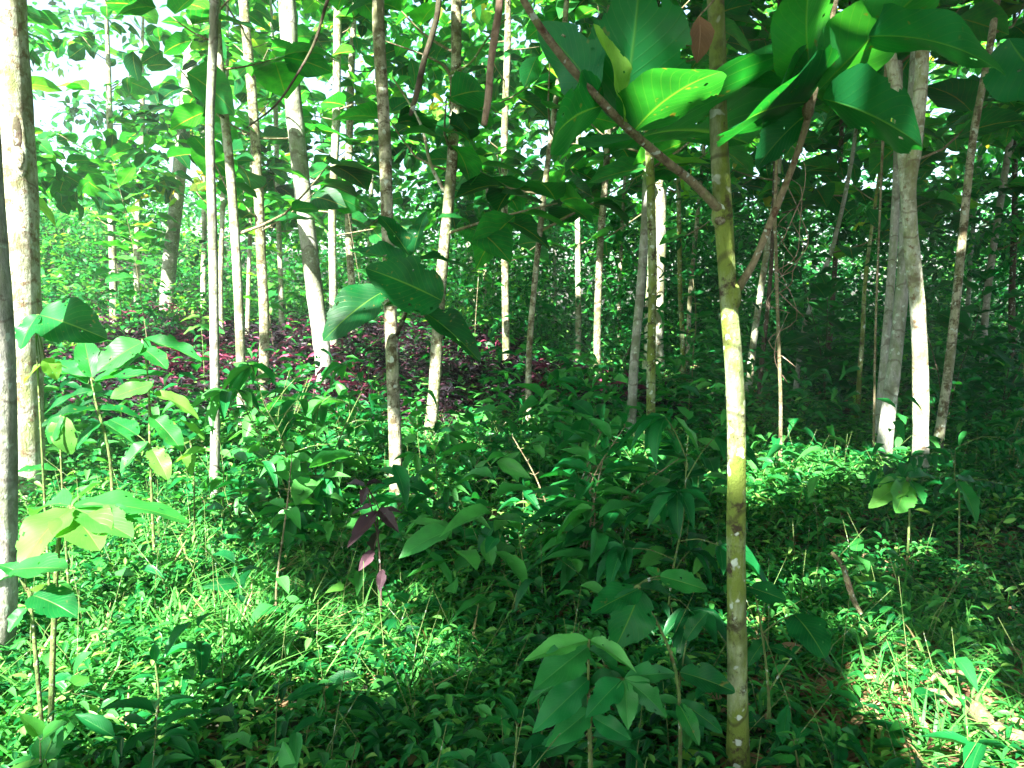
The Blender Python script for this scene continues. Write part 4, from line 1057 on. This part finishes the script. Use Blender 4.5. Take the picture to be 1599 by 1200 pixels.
L = Leaves()
GR = [(base_at(1450, 1080), .9, 480), (base_at(1560, 1150), .6, 260), (base_at(1370, 1000), .35, 260), (base_at(300, 910), 1.1, 900), (base_at(120, 860), 1.0, 700),
      (base_at(400, 1020), .4, 260), (base_at(690, 740), 1.0, 800), (base_at(730, 1080), .35, 220), (base_at(1150, 780), .7, 500), (base_at(1290, 750), .9, 500), (base_at(930, 610), 1.4, 500),
      (base_at(560, 900), .6, 350), (base_at(980, 760), .7, 500), (base_at(220, 1060), .8, 350), (base_at(640, 980), .4, 260), (base_at(60, 1100), .5, 260)]
for c, s, n in GR:
    p = c + np.stack([rng.normal(0, s * .5, n), rng.normal(0, s * .5, n), np.zeros(n)], 1)
    p[:, 2] = ground(p[:, 0], p[:, 1])
    for j in range(4):
        f = rdir(n, .35, 2.2)
        L.add('grass', p + rng.normal(0, .012, (n, 3)) * [1, 1, 0], f, -f * [1, 1, 0] + [0, 0, .6], rng.uniform(.10, .26, n) * (1 + .04 * c[1]), .075, np.clip(rng.normal(.5, .28, n), 0, 1))
p = scatter(45, 1.3, 8); p = p[~near_trunk(p)]
for j in range(3):
    n = len(p); f = rdir(n, .3, 2.0)
    L.add('grass', p, f, -f * [1, 1, 0] + [0, 0, .6], rng.uniform(.1, .28, n), .06, np.clip(rng.normal(.35, .25, n), 0, 1))
tag(L.build("grass", M_GRASS), "thin bright grass blades among the herbs, thickest in the pools of sun", "grass", kind="stuff")

L = Leaves()
for (d, a, b, s) in ((110, 1.2, 6, 1), (20, 6, 16, 1.3)):
    p = scatter(d, a, b); p[:, 2] += .015
    n = len(p); L.add('round', p, rdir(n, -.1, .25), nrm(np.array([0, 0, 1.]) + rng.normal(0, .4, (n, 3))), rng.uniform(.05, .13, n) * s, .55, rng.random(n))
c = base_at(1450, 1110); n = 1100
p = c + np.stack([rng.normal(0, .35, n), rng.normal(0, .3, n), np.zeros(n)], 1); p[:, 2] = ground(p[:, 0], p[:, 1]) + rng.uniform(.01, .07, n)
L.add('round', p, rdir(n, -.2, .35), nrm(np.array([0, 0, 1.]) + rng.normal(0, .5, (n, 3))), rng.uniform(.04, .12, n), .45, rng.random(n))
tag(L.build("leaf_litter", M_DEAD), "brown dead leaves lying between the herbs on the forest floor", "leaf litter", kind="stuff")

L = Leaves()
for (d, a, b, lf) in ((60, 7.2, 11, .13), (36, 11, 20, .17)):
    p = scatter(d, a, b, 1.1)
    p = p[in_purple(p)]
    herbs(L, p[rng.random(len(p)) < .75], 7, .38, lf, .34, 'lance', (0, .65))
p = scatter(22, 9, 20); p = p[in_purple(p) & (patch(p, .5) > .3)]
herbs(L, p, 8, .5, .17, .3, 'lance', (.6, 1))
tag(L.build("purple_undergrowth", M_PURPLE), "bed of dark purple and magenta leaved plants behind the clearing on the left and centre", "ground cover", kind="stuff")

# stems of the herbs close to the lens
tb = Tubes()
p = scatter(26, 1.4, 4.5)
for q in np.vstack([p, scatter(9, 4.5, 9)]):
    h = rng.uniform(.15, .5); d = rng.normal(0, .12, 3) * [1, 1, 0]
    tb.add([q, q + np.array([0, 0, h * .5]) + d * .3, q + np.array([0, 0, h]) + d], [.0022, .0018, .001], 4)
tag(tb.build("herb_stems", B_STEM), "thin green and brown stalks standing in the ground cover", "stems", kind="stuff")

# ------------------------------------------------------------------ the wood behind: masses of leaves
def thicket(name, label, n, box, rad, per, leaf, W=.5, kind='lanceF', mat=M_FAR, rnd=(1.6, 2.4), dens=None, sun_ok=True):
    x0, x1, y0, y1, z0, z1 = box
    y = rng.uniform(y0, y1, n); x = rng.uniform(x0, x1, n); z = rng.uniform(z0, z1, n)
    z = z + ground(x, y)
    c = np.stack([x, y, z], 1)
    if dens is not None: c = c[rng.random(n) < dens(c)]
    n = len(c)
    r = rad * rng.uniform(.5, 1.3, n)
    cc = np.repeat(c, per, 0); rr = np.repeat(r, per)
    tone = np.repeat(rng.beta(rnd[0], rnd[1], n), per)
    d = rdir(len(cc), -.7, 1.0)
    p = cc + d * (rr * rng.uniform(.25, 1, len(cc)) ** .6)[:, None] * [1, 1, .7]
    f = nrm(d * .7 + rdir(len(cc), -.7, .2) * .9)
    sz = leaf * rng.uniform(.5, 1.25, len(cc)) * (y0 * .0 + 1)
    k = (~lit(p, leaf)) & (p[:, 2] > ground(p[:, 0], p[:, 1]) + .02)
    L = Leaves()
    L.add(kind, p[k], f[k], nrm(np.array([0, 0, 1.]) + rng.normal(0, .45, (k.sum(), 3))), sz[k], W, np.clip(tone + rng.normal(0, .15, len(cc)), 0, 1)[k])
    return tag(L.build(name, mat), label, "undergrowth", kind="stuff")


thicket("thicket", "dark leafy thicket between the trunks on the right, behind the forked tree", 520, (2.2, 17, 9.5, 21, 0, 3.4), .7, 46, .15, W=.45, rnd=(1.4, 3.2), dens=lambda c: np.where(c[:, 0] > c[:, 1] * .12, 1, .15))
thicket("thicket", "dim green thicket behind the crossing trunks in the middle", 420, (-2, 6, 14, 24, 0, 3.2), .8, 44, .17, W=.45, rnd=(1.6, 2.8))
thicket("thicket", "bright leafy thicket far behind the purple plants on the left", 420, (-15, 1, 17, 30, 0, 2.8), .85, 42, .2, W=.45, rnd=(2.4, 1.8))
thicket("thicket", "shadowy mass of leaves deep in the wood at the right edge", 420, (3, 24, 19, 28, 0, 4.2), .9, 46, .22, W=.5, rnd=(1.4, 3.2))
thicket("thicket", "leafy plants covering the slope of the left bank", 300, (-17, -6.5, 13, 23, 0, 1.0), .6, 40, .16, W=.45, rnd=(2, 2))
thicket("distant_wood", "far mass of leafage closing the view behind all the trunks", 1300, (-26, 26, 25, 42, 0, 12), 1.5, 44, .42, W=.5, rnd=(2, 2), dens=lambda c: np.where(c[:, 2] > 5, np.where(c[:, 0] < -5, .16, np.where(c[:, 0] > 3, .2, .4)), .8))
thicket("forest_canopy", "high leafy canopy of the teak trees with sky showing between the leaves", 760, (-9, 15, 11, 26, 2.8, 9.5), .9, 26, .40, W=.72, kind='teakS', mat=M_CROWN, rnd=(1.6, 2.4), dens=lambda c: np.where(c[:, 0] < -3, .5, np.where(c[:, 0] > 3, .6, .65)))

# canopy added overhead and behind the lens: decides how much sun reaches each stretch of floor
def roof():
    n = 62000
    s = np.stack([rng.uniform(-13, 14, n), rng.uniform(-1, 22, n), np.zeros(n)], 1)
    left = sstep(.1, -1.5, s[:, 0] + .12 * s[:, 1])
    far = sstep(8, 12, s[:, 1])
    prob = 1.0 * (1 - left) + .13 * left
    prob = prob * (1 - far) + far * (.03 + .17 * sstep(-2, 1.5, s[:, 0]) + .7 * sstep(2.5, 6, s[:, 0]))
    prob *= .7 + .3 * np.tanh(2 * (patch(s, .55) + 1.0))
    s = s[rng.random(n) < prob]
    z = rng.uniform(4.8, 9.5, len(s))
    c = s + SUNV * (z / SUNV[2])[:, None]
    # nothing of this part inside the picture
    v = np.tan(np.arctan2(c[:, 2] - CAM_Z, c[:, 1])) 
    inview = (c[:, 1] > 0) & (c[:, 2] - CAM_Z < c[:, 1] * .40) & (np.abs(c[:, 0]) < c[:, 1] * .75)
    c = c[~inview | (rng.random(len(c)) < .12)]
    c = c[~lit(c, .26)]
    n = len(c)
    L = Leaves()
    L.add('teakS', c, rdir(n, -.4, .2), nrm(np.array([0, 0, 1.]) + rng.normal(0, .3, (n, 3))), rng.uniform(.28, .5, n), .7, rng.beta(1.6, 2.4, n))
    tag(L.build("added_shade_canopy", M_CROWN), "added roof of broad teak leaves that shades the clearing, with openings left for sun pools", "canopy", kind="stuff")


roof()


# ------------------------------------------------------------------ thin volume added for a pale glow and depth: far trees fade a little
def added_haze():
    x0, x1, y0, y1, z0, z1 = -60, 60, -40, 70, -3, 24
    V = [(x, y, z) for z in (z0, z1) for y in (y0, y1) for x in (x0, x1)]
    F = [(0, 2, 3, 1), (4, 5, 7, 6), (0, 1, 5, 4), (2, 6, 7, 3), (0, 4, 6, 2), (1, 3, 7, 5)]
    m, t, nd, lk = nodes_of("glow volume")
    v = nd.new("ShaderNodeVolumePrincipled")
    v.inputs["Color"].default_value = (0.88, 1.0, 0.93, 1)
    v.inputs["Density"].default_value = 0.0016
    v.inputs["Anisotropy"].default_value = 0.2
    out = nd.new("ShaderNodeOutputMaterial"); lk.new(v.outputs[0], out.inputs["Volume"])
    o = mesh_obj("added_haze", V, F, m)
    tag(o, "thin added volume that gives a pale glow between the far trees", "added_haze", kind="stuff")


added_haze()
